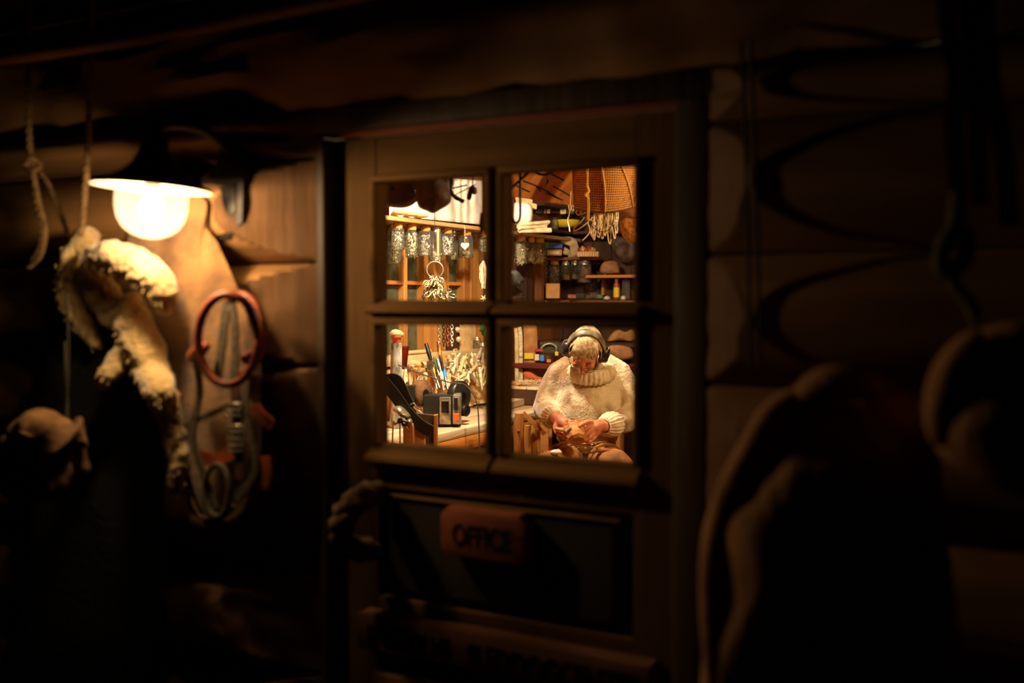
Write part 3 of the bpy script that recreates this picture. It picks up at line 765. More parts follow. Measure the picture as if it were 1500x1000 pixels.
for a in [
 (583, 366, 17, xa, 'straight', 'cork', 'screws', 0, 'jar of screws first from the left under the window shelf'),
 (603, 377, 18, xa, 'round', 'cork', 'bone', 0, 'round-shouldered jar of pale pieces, second under the window shelf'),
 (623, 375, 19, xa, 'straight', 'cork', 'screws', 3, 'jar of bright hardware with an angled cork lid, left of the tin-lidded jar'),
 (638, 382, 17, xa, 'straight', 'tin', 'sticks', 2, 'tall jar with a tin lid and a few long sticks inside'),
 (655, 374, 18, xa, 'square', 'cork', 'white', 3, 'jar of white stuff with a bright orange cork in the row'),
 (671, 358, 13, xb, 'straight', 'tin', 'beads', 0, 'small jar of green-grey beads behind the row'),
 (683, 378, 18, xa, 'straight', 'cork', 'mixed', 2, 'nearly empty jar with a cork lid right of the small bead jar'),
 (697, 356, 15, xb, 'straight', 'tin', 'beads', 3, 'jar of pale beads behind the nearly empty jar'),
 (709, 369, 14, xa, 'straight', 'cork', 'bone', 3, 'jar of dark speckled pieces beside the wooden post'),
 (578, 386, 18, xb, 'straight', 'tin', 'mixed', 0, 'lower hanging jar behind the first jar of screws'),
 (664, 380, 14, xb, 'round', 'tin', 'mixed', 2, 'clear jar half hidden behind the white-filled jar'),
 (763, 387, 18, xa, 'straight', 'cork', 'sticks', 0, 'jar packed with white sticks, first in the right-hand panes'),
 (778, 384, 13, xa, 'round', 'cork', 'sticks', 1, 'slim jar with an orange cork between two wider jars'),
 (790, 386, 17, xa, 'straight', 'cork', 'sticks', 4, 'jar of greenish hooks and sticks with a brown cork'),
]:
    jar(a[0], a[1], a[2], x=a[3], ztop=J1, body=a[4], lid=a[5], fill=a[6], v=a[7], label=a[8], group=G1)
# the candle-like stick and ladle hanging between the jars
t, s = FT('round_stick', 'pale round stick hanging between the jars under the shelf', 'stick', 641.5, 352, 5.56)
MB().cyl((0, 0, SZ-.023-t.location.z), (0, 0, -23*s), 2.0*s, n=12).obj('stick', M['pale'], t)
t, s = FT('paper_heart', 'small white heart hanging in front of the cork-lidded jar', 'ornament', 681, 360, 5.72)
hp = [(6*s*(16*math.sin(a)**3)/16, 6*s*(13*math.cos(a)-5*math.cos(2*a)-2*math.cos(3*a)-math.cos(4*a))/16) for a in [2*PI*i/24 for i in range(24)]]
MB().prism(hp, -.003, .003).obj('heart', M['cloth'], t); MB().cyl((0, 0, 4*s), (0, 0, 28*s), .0012, n=5).obj('thread', M['cord'], t)

# corner shelf with its jars
CSZ = at(820, 378, y=4.74).z
t = thing('corner_shelf', 'brown shelf in the far corner with jars under it', 'shelf', (-2.0, 4.75, CSZ))
xr = at(878, 378, y=4.7).x
MB().box((WX+.002+2, -.16, -.020), (xr+2, .15, 0), bv=.003).obj('shelf_board', wood('brown shelf', S(150,92,50), S(104,60,32), 'x', 12), t)
MB().box((xr+2-.03, .10, -.16), (xr+2-.01, .148, -.021), bv=.002).obj('bracket', M['orange'], t)
G2 = 'jars hanging under the corner shelf'
for a in [
 (796, 413, 16, 4.66, 'straight', 'cork', 'sticks', 3, 'jar of hooks with an orange cork under the corner shelf, first of its row'),
 (812, 414, 16, 4.66, 'straight', 'cork', 'screws', 0, 'jar of pale hardware under the corner shelf, second of its row'),
 (829, 409, 13, 4.68, 'straight', 'tin', 'sticks', 2, 'jar with one white stick inside under the corner shelf'),
 (842, 408, 12, 4.68, 'straight', 'tin', 'sticks', 2, 'nearly empty small jar under the corner shelf'),
 (856, 414, 18, 4.66, 'straight', 'tin', 'brown', 0, 'amber brown jar under the right end of the corner shelf'),
]:
    jar(a[0], a[1], a[2], y=a[3], ztop=CSZ-.02, body=a[4], lid=a[5], fill=a[6], v=a[7], label=a[8], group=G2)

# upper back shelf
USZ = at(830, 341, y=4.72).z
t = thing('upper_shelf', 'dark upper shelf on the back wall under the ceiling slab', 'shelf', (-1.9, 4.75, USZ))
xr2 = at(905, 341, y=4.7).x
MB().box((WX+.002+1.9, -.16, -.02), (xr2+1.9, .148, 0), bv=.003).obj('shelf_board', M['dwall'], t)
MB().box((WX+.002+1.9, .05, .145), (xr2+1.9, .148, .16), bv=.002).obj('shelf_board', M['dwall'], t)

def box_thing(name, label, cat, px0, px1, py0, py1, d, m, depth=.08, group=None, bv=.003, rz=0, label_m=None):
    px, py = (px0+px1)/2, py1
    t, s = FT(name, label, cat, px, py, d, group, (0, 0, rz))
    w_, h_ = (px1-px0)*s, (py1-py0)*s
    MB().box((-w_/2, 0, 0), (w_/2, depth, h_), bv=bv).obj('body', M[m], t)
    if label_m: MB().box((-w_*.32, -.001, h_*.25), (w_*.32, .002, h_*.75)).obj('paper_label', M[label_m], t)
    return t
dU = 6.93
for dz in (-.02, .145): MB().box((WX+.002+1.9, -.62, dz), (WX+.24+1.9, -.165, dz+.018), bv=.003).obj('shelf_board', M['dwall'], t)
box_thing('small_box', 'grey green box on the upper back shelf, the nearer to the container', 'box', 784, 795, 304, 312, dU, 'web')
box_thing('small_box', 'tan upright block between two boxes on the upper shelf', 'block', 796.5, 800, 300, 312, dU, 'card')
box_thing('small_box', 'small pale box right of the tan block', 'box', 801, 806, 304, 312, dU, 'paper')
box_thing('small_box', 'square pale tin on the upper shelf under the hanging cord', 'tin', 821, 829, 304, 313, dU, 'paper', label_m='card')
box_thing('small_box', 'green flat box right of the square pale tin', 'box', 831, 841, 307, 313, dU, 'web')
box_thing('book_pile', 'pale stack of papers beside the white container', 'paper', 782, 793, 324, 334, 6.6, 'paper')
# yellow dish, glasses
t, s = FT('yellow_dish', 'shallow yellow dish on the upper back shelf', 'dish', 829, 333, 7.1)
MB().lathe([(.001, 0), (14*s, 0), (20*s, 5*s), (21*s, 10*s), (20*s, 10.5*s), (18*s, 5*s), (13*s, 1.5*s), (.001, 1.5*s)], n=28).obj('dish', M['yellow'], t)
for k, (px, py, w_, h_, lb) in enumerate(((797, 337, 8, 14, 'clear glass tumbler left of the yellow dish'), (813, 337, 9, 18, 'clear round bottle beside the yellow dish'))):
    t, s = FT('glass_vessel', lb, 'glass', px, py, 7.0)
    MB().lathe([(.001, 0), (w_*.45*s, 0), (w_*.5*s, 2*s), (w_*.5*s, h_*.7*s), (w_*.3*s, h_*.85*s), (w_*.3*s, h_*s)], n=16).obj('glass', M['jarglass'], t)
# white container and bundles on the window shelf
dC = 5.95
t, s = FT('white_container', 'white plastic container with an oval handle hole on the shelf end', 'container', 766, 328, dC)
mb = MB(); mb.puff([(-13*s, 0), (9*s, 0), (14*s, 8*s), (14*s, 22*s), (8*s, 30*s), (-10*s, 32*s), (-14*s, 24*s)], .06, 7, 0, 1, 1); mb.obj('body', M['plastic'], t)
MB().tube([(1.5*s+3.2*s*math.cos(a), -.055, 15*s+7*s*math.sin(a)) for a in [2*PI*i/20 for i in range(20)]], 1.5*s, 8, closed=True).obj('handle', M['plastic'], t)
MB().puff([(-1*s, 9*s), (4*s, 9*s), (4*s, 21*s), (-1*s, 21*s)], .058, 5, 0, 1, .2).obj('hole', M['card'], t)
for k, (a0, b0, a1, b1, w_, lb) in enumerate(((757,291,777,296,6,'pale wood offcut on top of the white container, upper one'), (762,299,778,292,5,'slanting wood offcut resting on the white container'), (768,299,784,303,7,'short yellow wood offcut at the container top'))):
    P0, P1 = at(a0, b0, d=dC), at(a1, b1, d=dC+.05); m_ = (P0+P1)/2
    t = thing('wood_offcut', lb, 'wood offcut', m_, group='wood offcuts on the container')
    mb = MB(); mb.ribbon([P0-m_, P1-m_], w_*dC/F, .03, (-.4, -.9, 0)); mb.obj('wood', M['palex'], t)
for k in range(7):
    P0, P1 = at(758+R.uniform(0,6), 329+k*1.6, d=5.9+R.uniform(-.03,.05)), at(802+R.uniform(-3,5), 325+k*2.2, d=6.05); m_ = (P0+P1)/2
    t = thing('rolled_paper', 'pale rolled sheet in the bundle lying under the white container', 'paper', m_, group='rolled sheets on the shelf')
    MB().tube([P0-m_, P1-m_], .011, 8).obj('roll', M['paper'], t)

# white curtain / sheet bunched on the shelf
t, s = FT('white_sheet', 'bright white sheet bunched along the top of the window shelf', 'sheet', 645, 322, 5.75)
mb = MB(); nx_, nz_ = 70, 10; g = []
for i in range(nx_+1):
    u = i/nx_; row = []
    for k in range(nz_+1):
        v = k/nz_; px = 570+u*146; fold = math.sin(u*58+math.sin(u*17)*2)*.012*(.4+v)+.012*noise.noise(Vector((u*14, v*4, 1)))
        yb_ = 316+u*14; P = at(px, yb_-v*64, x=WX+.12+fold-.05*v)
        row.append(mb.bm.verts.new(t.matrix_world.inverted() @ P if False else (Matrix.Rotation(-YAW, 3, 'Z') @ (P-t.location))))
    g.append(row)
for i in range(nx_):
    for k in range(nz_): mb.faces([g[i][k], g[i+1][k], g[i+1][k+1], g[i][k+1]])
o = mb.obj('cloth', M['cloth'], t, ang=180); md = o.modifiers.new('thick', 'SOLIDIFY'); md.thickness = .004
# knobbly things along the shelf edge
for k, (px, w_, lb) in enumerate(((603, 16, 'flat pale stone'), (618, 14, 'flat pale stone'), (585, 14, 'flat pale stone'))):
    P = at(px, 316+(px-575)*.12, x=WX+.17); t = thing('flat_stone', 'flat brown wood knot on the shelf edge', 'wood knot', (P.x, P.y, SZ+.018), group='wood knots on the shelf edge')
    MB().ball((0, 0, .012), (.04, .035, .014), 12, 8).obj('knot', M['palex'], t)

# ---------------------------------------------------------------- dark leather things hanging top left
dL = 3.4
HUNG = ('leather_bag','leather_boot','leather_mitten','tan_canvas_bundle','orange_burlap_bunch','dark_brown_hide','black_glove')
def hang_puff(name, label, cat, cpx, d, outline, th, m, extra=None, amp=.004):
    t, s = FT(name, label, cat, cpx[0], cpx[1], d); mb = MB(); mb.puff(px_out(outline, *cpx, s), th, 8, amp, 20, 1); mb.obj('body', M[m], t)
    if extra: extra(t, s)
    if name in HUNG: hung(t, 0, .02)
    return t

def rivets(t, s):
    for a, b in ((578,279),(607,279),(609,284)): MB().ball(P3(a, b, 590, 275, s, -.075), .006, 8, 6).obj('rivet', M['dsteel'], t)
hang_puff('leather_bag', 'dark leather bag hanging upper left with two rivets', 'bag', (590, 275), dL, [(556,236),(612,236),(616,262),(613,290),(600,302),(580,304),(560,298),(552,270)], .07, 'dleather', rivets)
hang_puff('leather_boot', 'dark leather boot hanging toe down before the white sheet', 'boot', (630, 280), 3.3, [(612,240),(640,238),(650,262),(660,285),(659,297),(648,305),(634,312),(626,309),(613,302),(609,280)], .055, 'dleather')
def fingers(t, s):
    pass
hang_puff('leather_mitten', 'dark worn mitten hanging between the boot and the curved hook', 'mitten', (652, 270), 3.35, [(640,252),(656,255),(660,272),(658,290),(648,296),(641,286),(643,272)], .03, 'dleather')
t, s = FT('curved_hook', 'dark curved wooden hook hanging against the white sheet', 'hook', 665, 275, 3.35)
MB().tube(spline([P3(a, b, 665, 275, s) for a, b in ((657,240),(662,262),(660,278),(665,287),(675,293),(680,295))], 6), [3.2*s+.4*s*math.sin(i) for i in range(31)], 10).obj('hook', M['dleather'], t)
t, s = FT('thin_rod', 'thin dark rod slanting across the white sheet', 'rod', 676, 280, 3.4)
MB().tube([P3(655,291,676,280,s), P3(697,270,676,280,s)], .8*s, 8).obj('rod', M['iron'], t)
MB().tube([P3(652,277,676,280,s,.02), P3(684,270,676,280,s,.02)], 1.1*s, 8).obj('rod', M['dleather'], t)
t, s = FT('leaf_shaped_scraper', 'dark two-lobed leather flap hanging near the wooden post', 'flap', 693, 280, 3.4)
mb = MB(); mb.puff(px_out([(689,272),(697,274),(699,282),(695,285),(692,283),(691,289),(688,293),(684,291),(685,283)], 693, 280, s), .012, 6); mb.obj('flap', M['dleather'], t)
MB().tube([P3(692,274,693,280,s), P3(694,200,693,280,s)], .7*s, 6).obj('loop', M['dleather'], t)
hung(t)
# wooden post near the door with a dark latch
t, s = FT('hanging_plank', 'brown upright plank hanging in the room by the left panes', 'plank', 711, 345, 3.0)
mb = MB(); mb.prism(px_out([(706,230),(722,230),(722,342),(712,341),(706,338)], 711, 345, s), -.01, .015, bv=.002); mb.obj('plank', M['iwall'], t); hung(t, .02, .10)
mb = MB(); mb.prism(px_out([(704,313),(707,311),(707,341),(704,341),(702,330)], 711, 345, s), -.016, -.004, bv=.001); mb.obj('latch', M['dleather'], t)

# ---------------------------------------------------------------- ceiling slab, net, cords
def slab4(corners, n, name, m, parent, base, thick=.03, sub=1):
    mb = MB(); c = [Vector(q)-base for q in corners]; nn = (c[1]-c[0]).cross(c[3]-c[0]).normalized()*thick
    a = [mb.bm.verts.new(q) for q in c]; b = [mb.bm.verts.new(q+nn) for q in c]
    mb.faces(a); mb.faces(b[::-1])
    for i in range(4): mb.faces([a[i], a[(i+1) % 4], b[(i+1) % 4], b[i]])
    return mb.obj(name, m, parent)
cs = [at(738, 286, d=3.95), at(852, 303, d=5.1), at(880, 225, d=4.7), at(738, 215, d=3.6)]
b = (cs[0]+cs[1])/2; t = thing('ceiling_slab', 'cracked orange-brown wooden slab hung under the ceiling', 'slab', b)
mb = MB(); G = [[cs[0].lerp(cs[1], i/16).lerp(cs[3].lerp(cs[2], i/16), j/10)-b for j in range(11)] for i in range(17)]
nv = (cs[1]-cs[0]).cross(cs[3]-cs[0]).normalized()*-.03
for off in (Vector((0,0,0)), nv):
    vv = [[mb.bm.verts.new(q_+off) for q_ in row] for row in G]
    for i in range(16):
        for j in range(10): mb.faces([vv[i][j], vv[i+1][j], vv[i+1][j+1], vv[i][j+1]])
mb.obj('slab', M['ceilw'], t, ang=70)
def on_slab(px, py):
    best = None; v = at(px, py, d=1)-CAM
    for i in range(16):
        for j in range(10):
            q0, q1, q3 = G[i][j]+b, G[i+1][j]+b, G[i][j+1]+b; n = (q1-q0).cross(q3-q0); k = (q0-CAM).dot(n)/v.dot(n); e_ = (CAM+v*k-(q0+q1+q3)/3).length
            if best is None or e_ < best[0]: best = (e_, k)
    return CAM+v*best[1]*.9985
for pts in ([(767,265),(790,274),(818,290)], [(786,273),(792,280)], [(811,273),(822,279),(836,287)], [(757,272),(776,281)], [(806,254),(826,264)], [(800,283),(824,293)]):
    MB().tube(spline([on_slab(*q_)-b for q_ in pts], 3), .0028, 6).obj('crack', M['crack'], t)
t, s = FT('knotted_black_cord', 'black cord with a knotted end hanging before the slab', 'cord', 802, 250, 3.9)
MB().tube(spline([P3(a, b_, 802, 250, s) for a, b_ in ((803,235),(802,262),(803,265),(800,270),(798,275))], 5), .003, 6).obj('cord', M['iron'], t)
MB().ball(P3(803,265,802,250,s), .008, 8, 6).obj('knot', M['iron'], t)
t, s = FT('black_cable_loop', 'black cable looping down at the left of the right-hand panes', 'cable', 762, 260, 3.2)
MB().tube(spline([P3(a, b_, 762, 260, s) for a, b_ in ((790,240),(772,255),(755,270),(748,278))], 5), .0045, 7).obj('cable', M['iron'], t)
MB().tube(spline([P3(a, b_, 762, 260, s) for a, b_ in ((762,245),(762,290),(762,315),(759,324),(754,325),(750,318))], 5), .0045, 7).obj('cable', M['iron'], t)
hung(t)
t, s = FT('overhead_cable', 'dark cable sagging across the top of the right-hand panes', 'cable', 800, 252, 3.6)
MB().tube(spline([P3(a, b_, 800, 252, s) for a, b_ in ((770,240),(785,253),(796,256),(808,253),(816,240))], 5), .004, 6).obj('cable', M['iron'], t)

hung(t, -.08, .02)
# sacking with net
t, s = FT('net_sack', 'brown sacking bulging inside a cord net under the ceiling', 'net', 888, 280, 4.3)
def sk(u, v, off=0):
    # u across 0..1, v down 0..1
    x0 = 836+6*v; x1 = 945-18*v*v
    px = x0+(x1-x0)*u; bot = 306+8*math.sin(PI*u)-3*u; py = 205+(bot-205)*v
    dy = -.20*math.sin(PI*min(1, u*.8+.15))*math.sin(PI*(.25+.6*v))-off
    return P3(px, py, 888, 280, s, dy)
mb = MB(); g = [[mb.bm.verts.new(sk(i/24, j/16)) for j in range(17)] for i in range(25)]
for i in range(24):
    for j in range(16): mb.faces([g[i][j], g[i+1][j], g[i+1][j+1], g[i][j+1]])
o = mb.obj('sacking', M['netcloth'], t, ang=180); md = o.modifiers.new('thick', 'SOLIDIFY'); md.thickness = .01; md.offset = 1
mb = MB()
for j in range(34): mb.tube([sk(i/20, (j+.5)/34, .016+.003*math.sin(i*3+j)) for i in range(21)], .0026, 4)
for k in range(30): mb.tube([sk((k+.5)/30+.06*(j/12-.5), min(1, j/12), .015) for j in range(13)], .0018, 4)
o = mb.obj('net_mesh', M['netm'], t); o['kind'] = 'stuff'
for u0, u1 in ((.30, .48), (.50, .98), (.78, 1.0)):
    MB().tube([sk(u0+(u1-u0)*j/12, .25+.75*j/12 if u0 < .7 else j/12, .022) for j in range(13)], .0045, 6).obj('net_rope', M['netm'], t)
# small canvas corner right of the net and burlap bundle
hang_puff('tan_canvas_bundle', 'tan canvas bundle under the net at the right edge', 'bundle', (915, 310), 4.5, [(902,308),(912,298),(926,292),(940,296),(940,318),(924,320),(908,314)], .05, 'tan')
hang_puff('orange_burlap_bunch', 'frayed orange burlap bunch hanging at the right edge', 'burlap', (920, 335), 4.9, [(910,322),(925,318),(938,322),(936,350),(926,356),(916,350),(909,338)], .05, 'burlap', amp=.02)
# yellow knotted cord
t, s = FT('yellow_knotted_cord', 'yellow cord with a big knot hanging before the net', 'cord', 860, 290, 4.0)
cr = [[(858,235),(860,262),(859,274),(861,300),(860,322)], [(863,235),(861,255),(861,274),(863,300),(862,324)]]
for c_ in cr: MB().tube(spline([P3(a, b_, 860, 290, s) for a, b_ in c_], 5), 1.0*s, 7).obj('strand', M['ycord'], t)
mb = MB(); mb.chain([(P3(860,274,860,290,s), 2.6*s), (P3(862,280,860,290,s), 2.2*s), (P3(857,286,860,290,s), 2.4*s), (P3(861,290,860,290,s), 1.6*s)], 8); mb.obj('knot', M['ycord'], t)
hung(t, 0, .1)
t, s = FT('white_knotted_cord', 'thin white cord with small hooks hanging left of the yellow cord', 'cord', 834, 320, 4.6)
MB().tube(spline([P3(a, b_, 834, 320, s) for a, b_ in ((836,280),(835,300),(834,312),(832,322),(834,332),(835,339))], 5), .9*s, 6).obj('cord', M['cord'], t)
for dx in (0, 4): MB().tube(spline([P3(832+dx+a, b_, 834, 320, s, -.01) for a, b_ in ((0,300),(1,306),(3,309),(4,305),(2,301))], 4), .9*s, 6).obj('hook', M['cord'], t)
t, s = FT('looped_white_cord', 'loose white cord loops hanging between the yellow cord and the upper shelf', 'cord', 855, 335, 4.4)
for pts in ([(845,306),(844,312),(848,315),(851,310),(848,306)], [(856,318),(850,326),(842,333),(841,338),(850,334),(860,326),(868,318)], [(861,326),(864,338),(860,345),(853,352)], [(866,322),(872,330),(868,340),(866,330)], [(851,314),(858,312)]):
    MB().tube(spline([P3(a, b_, 855, 335, s) for a, b_ in pts], 5), 1.0*s, 6).obj('loop', M['cord'], t)
hung(t, 0, 0)
# row of white cord loops on a rod
t, s = FT('cord_rod', 'dark wooden rod from which the white cord loops hang', 'rod', 887, 308, 4.3)
MB().tube([P3(864,306,887,308,s), P3(905,308,887,308,s)], 1.5*s, 8).obj('rod', M['dleather'], t)
for k, (a0, L, w_, tw) in enumerate(((871,36,3,-4),(874,38,4,-6),(877,30,3,2),(880,34,4,-2),(883,38,5,-6),(886,32,3,3),(889,36,3,-3),(892,48,4,1),(895,30,3,-2),(898,40,3,2),(901,32,3,2),(904,22,2,-1),(872,42,3,-2),(881,40,3,1))):
    t2, s2 = FT('white_cord_loop', 'white knotted cord loop in the row on the dark rod', 'cord loop', a0, 309, 4.27+.01*(k % 3), 'white cord loops on the rod')
    dr = R.uniform(-.012, .012)
    pts = [P3(a0-w_*.3, 307, a0, 309, s2), P3(a0-w_*.7, 309+L*.4, a0, 309, s2, dr), P3(a0+tw-w_*.5, 309+L*.85, a0, 309, s2), P3(a0+tw+.4, 309+L, a0, 309, s2), P3(a0+tw+w_*.5, 309+L*.85, a0, 309, s2), P3(a0+w_*.7, 309+L*.4, a0, 309, s2, -dr), P3(a0+w_*.3, 307, a0, 309, s2)]
    MB().tube(spline(pts, 5), 1.0*s2, 6).obj('cord', M['cord'], t2)
    MB().ball(P3(a0+tw*.3, 309+L*.45, a0, 309, s2), 2.0*s2, 8, 6).obj('knot', M['cord'], t2)
t, s = FT('black_cord_loop', 'thin black cord loop drawn across the white cord loops', 'cord', 885, 330, 4.2)
MB().tube(spline([P3(a, b_, 885, 330, s) for a, b_ in ((862,312),(866,330),(880,339),(892,336),(898,325),(900,310))], 5), .6*s, 6).obj('cord', M['iron'], t)

# ---------------------------------------------------------------- on and round the corner shelf
box_thing('blue_box', 'blue cardboard box on the corner shelf', 'box', 800, 824, 355, 364, 7.0, 'blue', .12)
box_thing('blue_white_box', 'box with a pale front under the blue box', 'box', 801, 823, 365.5, 374, 6.95, 'card', .1, label_m='paper')
box_thing('green_tin', 'small green tin leaning by the blue box', 'tin', 797.5, 804, 354, 364, 6.85, 'green')
hang_puff('pale_fur_piece', 'pale shaggy piece of fur arching behind the blue box', 'fur', (838, 360), 7.05, [(818,352),(828,346),(842,350),(848,362),(846,374),(838,378),(837,368),(833,358),(824,356)], .03, 'fur', amp=.012)
hang_puff('tuft_of_wool', 'pale tuft of wool at the edge of the corner shelf', 'wool', (833, 370), 7.1, [(826,362),(834,366),(838,372),(837,381),(834,381),(832,374),(825,372)], .02, 'fur', amp=.012)
t, s = FT('woven_basket', 'shallow woven basket on the corner shelf', 'basket', 861, 376, 6.9)
mb = MB(); mb.lathe([(.001, 0), (14*s, 0), (15*s, 7*s), (14*s, 7*s), (13*s, 1*s), (.001, 1*s)], n=24); mb.obj('basket', M['card'], t)
for i in range(24):
    a = 2*PI*i/24; MB().cyl((15*s*math.cos(a), 15*s*math.sin(a), 0), (15.4*s*math.cos(a), 15.4*s*math.sin(a), 7*s), .004, n=5).obj('stave', M['pale'], t)
for k, (px, py, c_) in enumerate(((850,366,'red'),(854,364,'mixed'),(858,366,'red'),(864,367,'brownbits'),(868,366,'card'),(862,364,'leather'))):
    t, s = FT('small_packet', 'small coloured packet in the woven basket', 'packet', px, py, 6.9, 'packets in the basket')
    MB().cbox((0, 0, 0), (6*s, .03, 6*s), (.3*k, .5*k, .3), bv=.002).obj('packet', M[c_], t)
# right back corner
hang_puff('brown_sack', 'brown lumpy sack on the shelf at the right of the back wall', 'sack', (893, 390), 7.0, [(880,400),(882,386),(892,382),(904,384),(908,398),(904,401)], .06, 'canvas', amp=.01)
hang_puff('dark_brown_hide', 'dark brown hide hanging on the back wall at the right', 'hide', (905, 360), 7.05, [(895,350),(908,346),(930,350),(934,376),(915,384),(903,376),(897,362)], .03, 'dleather', amp=.02)
t = thing('right_back_shelf', 'brown shelf at the right of the back wall holding a sack', 'shelf', at(900, 403, y=4.72))
MB().box((-.16, -.14, -.02), (.35, .17, 0), bv=.003).obj('shelf_board', M['ceilw'], t); MB().box((-.15, .12, -.14), (-.13, .17, -.021)).obj('bracket', M['orange'], t)
t = thing('lower_back_shelf', 'lower brown shelf behind the seated man with bottles', 'shelf', at(890, 440, y=4.62))
MB().box((-.65, -.12, -.02), (.45, .27, 0), bv=.003).obj('shelf_board', M['ceilw'], t)
for xx in (-.6, .4): MB().box((xx, .2, -.20), (xx+.02, .27, -.021)).obj('bracket', M['orange'], t)
t, s = FT('label_bottle', 'brown bottle with a yellow label on the lower back shelf', 'bottle', 903, 439, 6.95)
MB().lathe([(.001, 0), (4.2*s, 0), (4.4*s, 2*s), (4.4*s, 22*s), (2.4*s, 26*s), (2.2*s, 31*s)], n=18).obj('bottle', M['leather'], t)
MB().lathe([(4.5*s, 4*s), (4.5*s, 18*s)], n=18).obj('paper_label', M['yellow'], t); MB().lathe([(.001, 33*s), (2.6*s, 33*s), (2.6*s, 28*s)], n=14).obj('cap', M['card'], t)
t, s = FT('glass_jar', 'tall clear jar with a dark lid right of the labelled bottle', 'jar', 917, 438, 6.95)
MB().lathe([(.001, 0), (5.5*s, 0), (5.8*s, 2*s), (5.8*s, 26*s), (5*s, 28*s)], n=18).obj('jar_glass', M['jarglass'], t); MB().lathe([(.001, 31*s), (5.4*s, 31*s), (5.4*s, 27.5*s)], n=18).obj('lid', M['dleather'], t)
for px, w_, h_, c_, lb in ((889, 10, 7, 'paper', 'crumpled pale paper on the lower back shelf'), (913, 8, 8, 'cloth', 'round white roll in front of the bottles')):
    t, s = FT('roll' if w_ == 8 else 'paper_wad', lb, 'roll' if w_ == 8 else 'paper', px, 437, 6.8)
    mb = MB(); mb.ball((0, 0, 0), (w_/2*s, .03, h_/2*s), 14, 10); o = mb.obj('body', M[c_], t); displace(o, .02, .01)
box_thing('cardboard_box', 'plain cardboard box below the corner shelf jars', 'box', 800, 820, 415, 437, 6.9, 'card', .15)
for k, (px, py, w_, h_, c_) in enumerate(((870,436,12,8,'dleather'),(878,437,10,6,'green'),(850,437,14,8,'iron'),(838,437,12,6,'leather'),(862,437,8,5,'web'))):
    box_thing('small_case', ('dark small case', 'green flat case', 'black tool case', 'brown leather case', 'grey soft case')[k]+' on the lower back shelf', 'case', px-w_/2, px+w_/2, py-h_, py, 6.85, c_, .07)
# posts at the corner
for k, (px, w_, m_) in enumerate(((789, 6, 'iwall'), (770, 12, 'dwall'))):
    P = at(px, 430, x=WX+.06); P0_ = 1.32; t = thing('wall_post', ('narrow brown post at the far end of the window shelf', 'dark broad post behind the window shelf jars')[k], 'post', (P.x, P.y, P0_))
    MB().box((-.03-.03, -w_*.004, 0), (.03, w_*.004, SZ-P0_-.023), bv=.003).obj('post', M[m_], t)
hang_puff('black_glove', 'black leather glove hanging at the left of the upper right pane', 'glove', (752, 414), 4.6, [(740,398),(756,396),(764,404),(768,412),(762,420),(768,432),(750,436),(738,430)], .05, 'phones')

# ---------------------------------------------------------------- hanging ring of snap hooks, cords by the window
t, s = FT('ring_of_clips', 'metal ring hung with a thick bunch of snap hooks before the window', 'ring', 637, 395, 5.0)
MB().tube([(12*s*math.cos(a), 0, 12*s*math.sin(a)) for a in [2*PI*i/32 for i in range(32)]], 1.0*s, 8, closed=True).obj('ring', M['steel'], t)
hung(t, 0, 12*s)
hk = MB(); hk.tube(spline([(0,0,0),(.012,0,-.015),(.010,0,-.045),(-.004,0,-.060),(-.012,0,-.045),(-.008,0,-.030)], 4), .0032, 6); hk.tube([(0, 0, 0), (-.010, 0, -.03)], .0026, 5); hkm = hk.mesh('snap_hook', M['steel'])
hb = MB(); hb.tube(spline([(0,0,0),(.006,.004,-.03),(-.004,0,-.06),(.008,0,-.085)], 4), .005, 6); hbm = hb.mesh('snap_hook', M['mixed'])
rr = random.Random(5)
for k in range(130):
    v = rr.random(); wv = (4+v*v*20)*s; a = rr.uniform(-1, 1)
    link('snap_hook', hkm if k % 3 else hbm, t, (a*wv, rr.uniform(-.03, .03), (-8-v*28)*s), (rr.uniform(-.5,.5), rr.uniform(-1.2,1.2), rr.uniform(0, 6)), (.75, .75, .75))
t, s = FT('cord_hank', 'hank of pale cord hanging beside the window casing', 'cord', 708, 385, 5.3)
hung(t)
for k in range(11):
    w_ = rr.choice((-1,1))*rr.uniform(1.5, 6); MB().tube(spline([(rr.uniform(-1,1)*s, 0, 3*s), (-w_*s, rr.uniform(-.01,.01), -(8+1.5*k)*s), (rr.uniform(-2,2)*s, 0, -(34+rr.uniform(-4,4))*s), (w_*.6*s, rr.uniform(-.01,.01), -(22-1.5*k)*s), (rr.uniform(-1,1)*s, 0, 3*s)], 5), 0.6*s, 6).obj('strand', M['bone'], t)
t, s = FT('dried_starfish', 'small pale star-shaped twig ornament below the cord hank', 'ornament', 709, 437, 5.2)
for k in range(6):
    a = PI*k/3+.2; MB().tube([(0, 0, 0), (5.5*s*math.cos(a), 0, 5.5*s*math.sin(a))], [1.4*s, .5*s], 6).obj('arm', M['bone'], t)
hung(t)
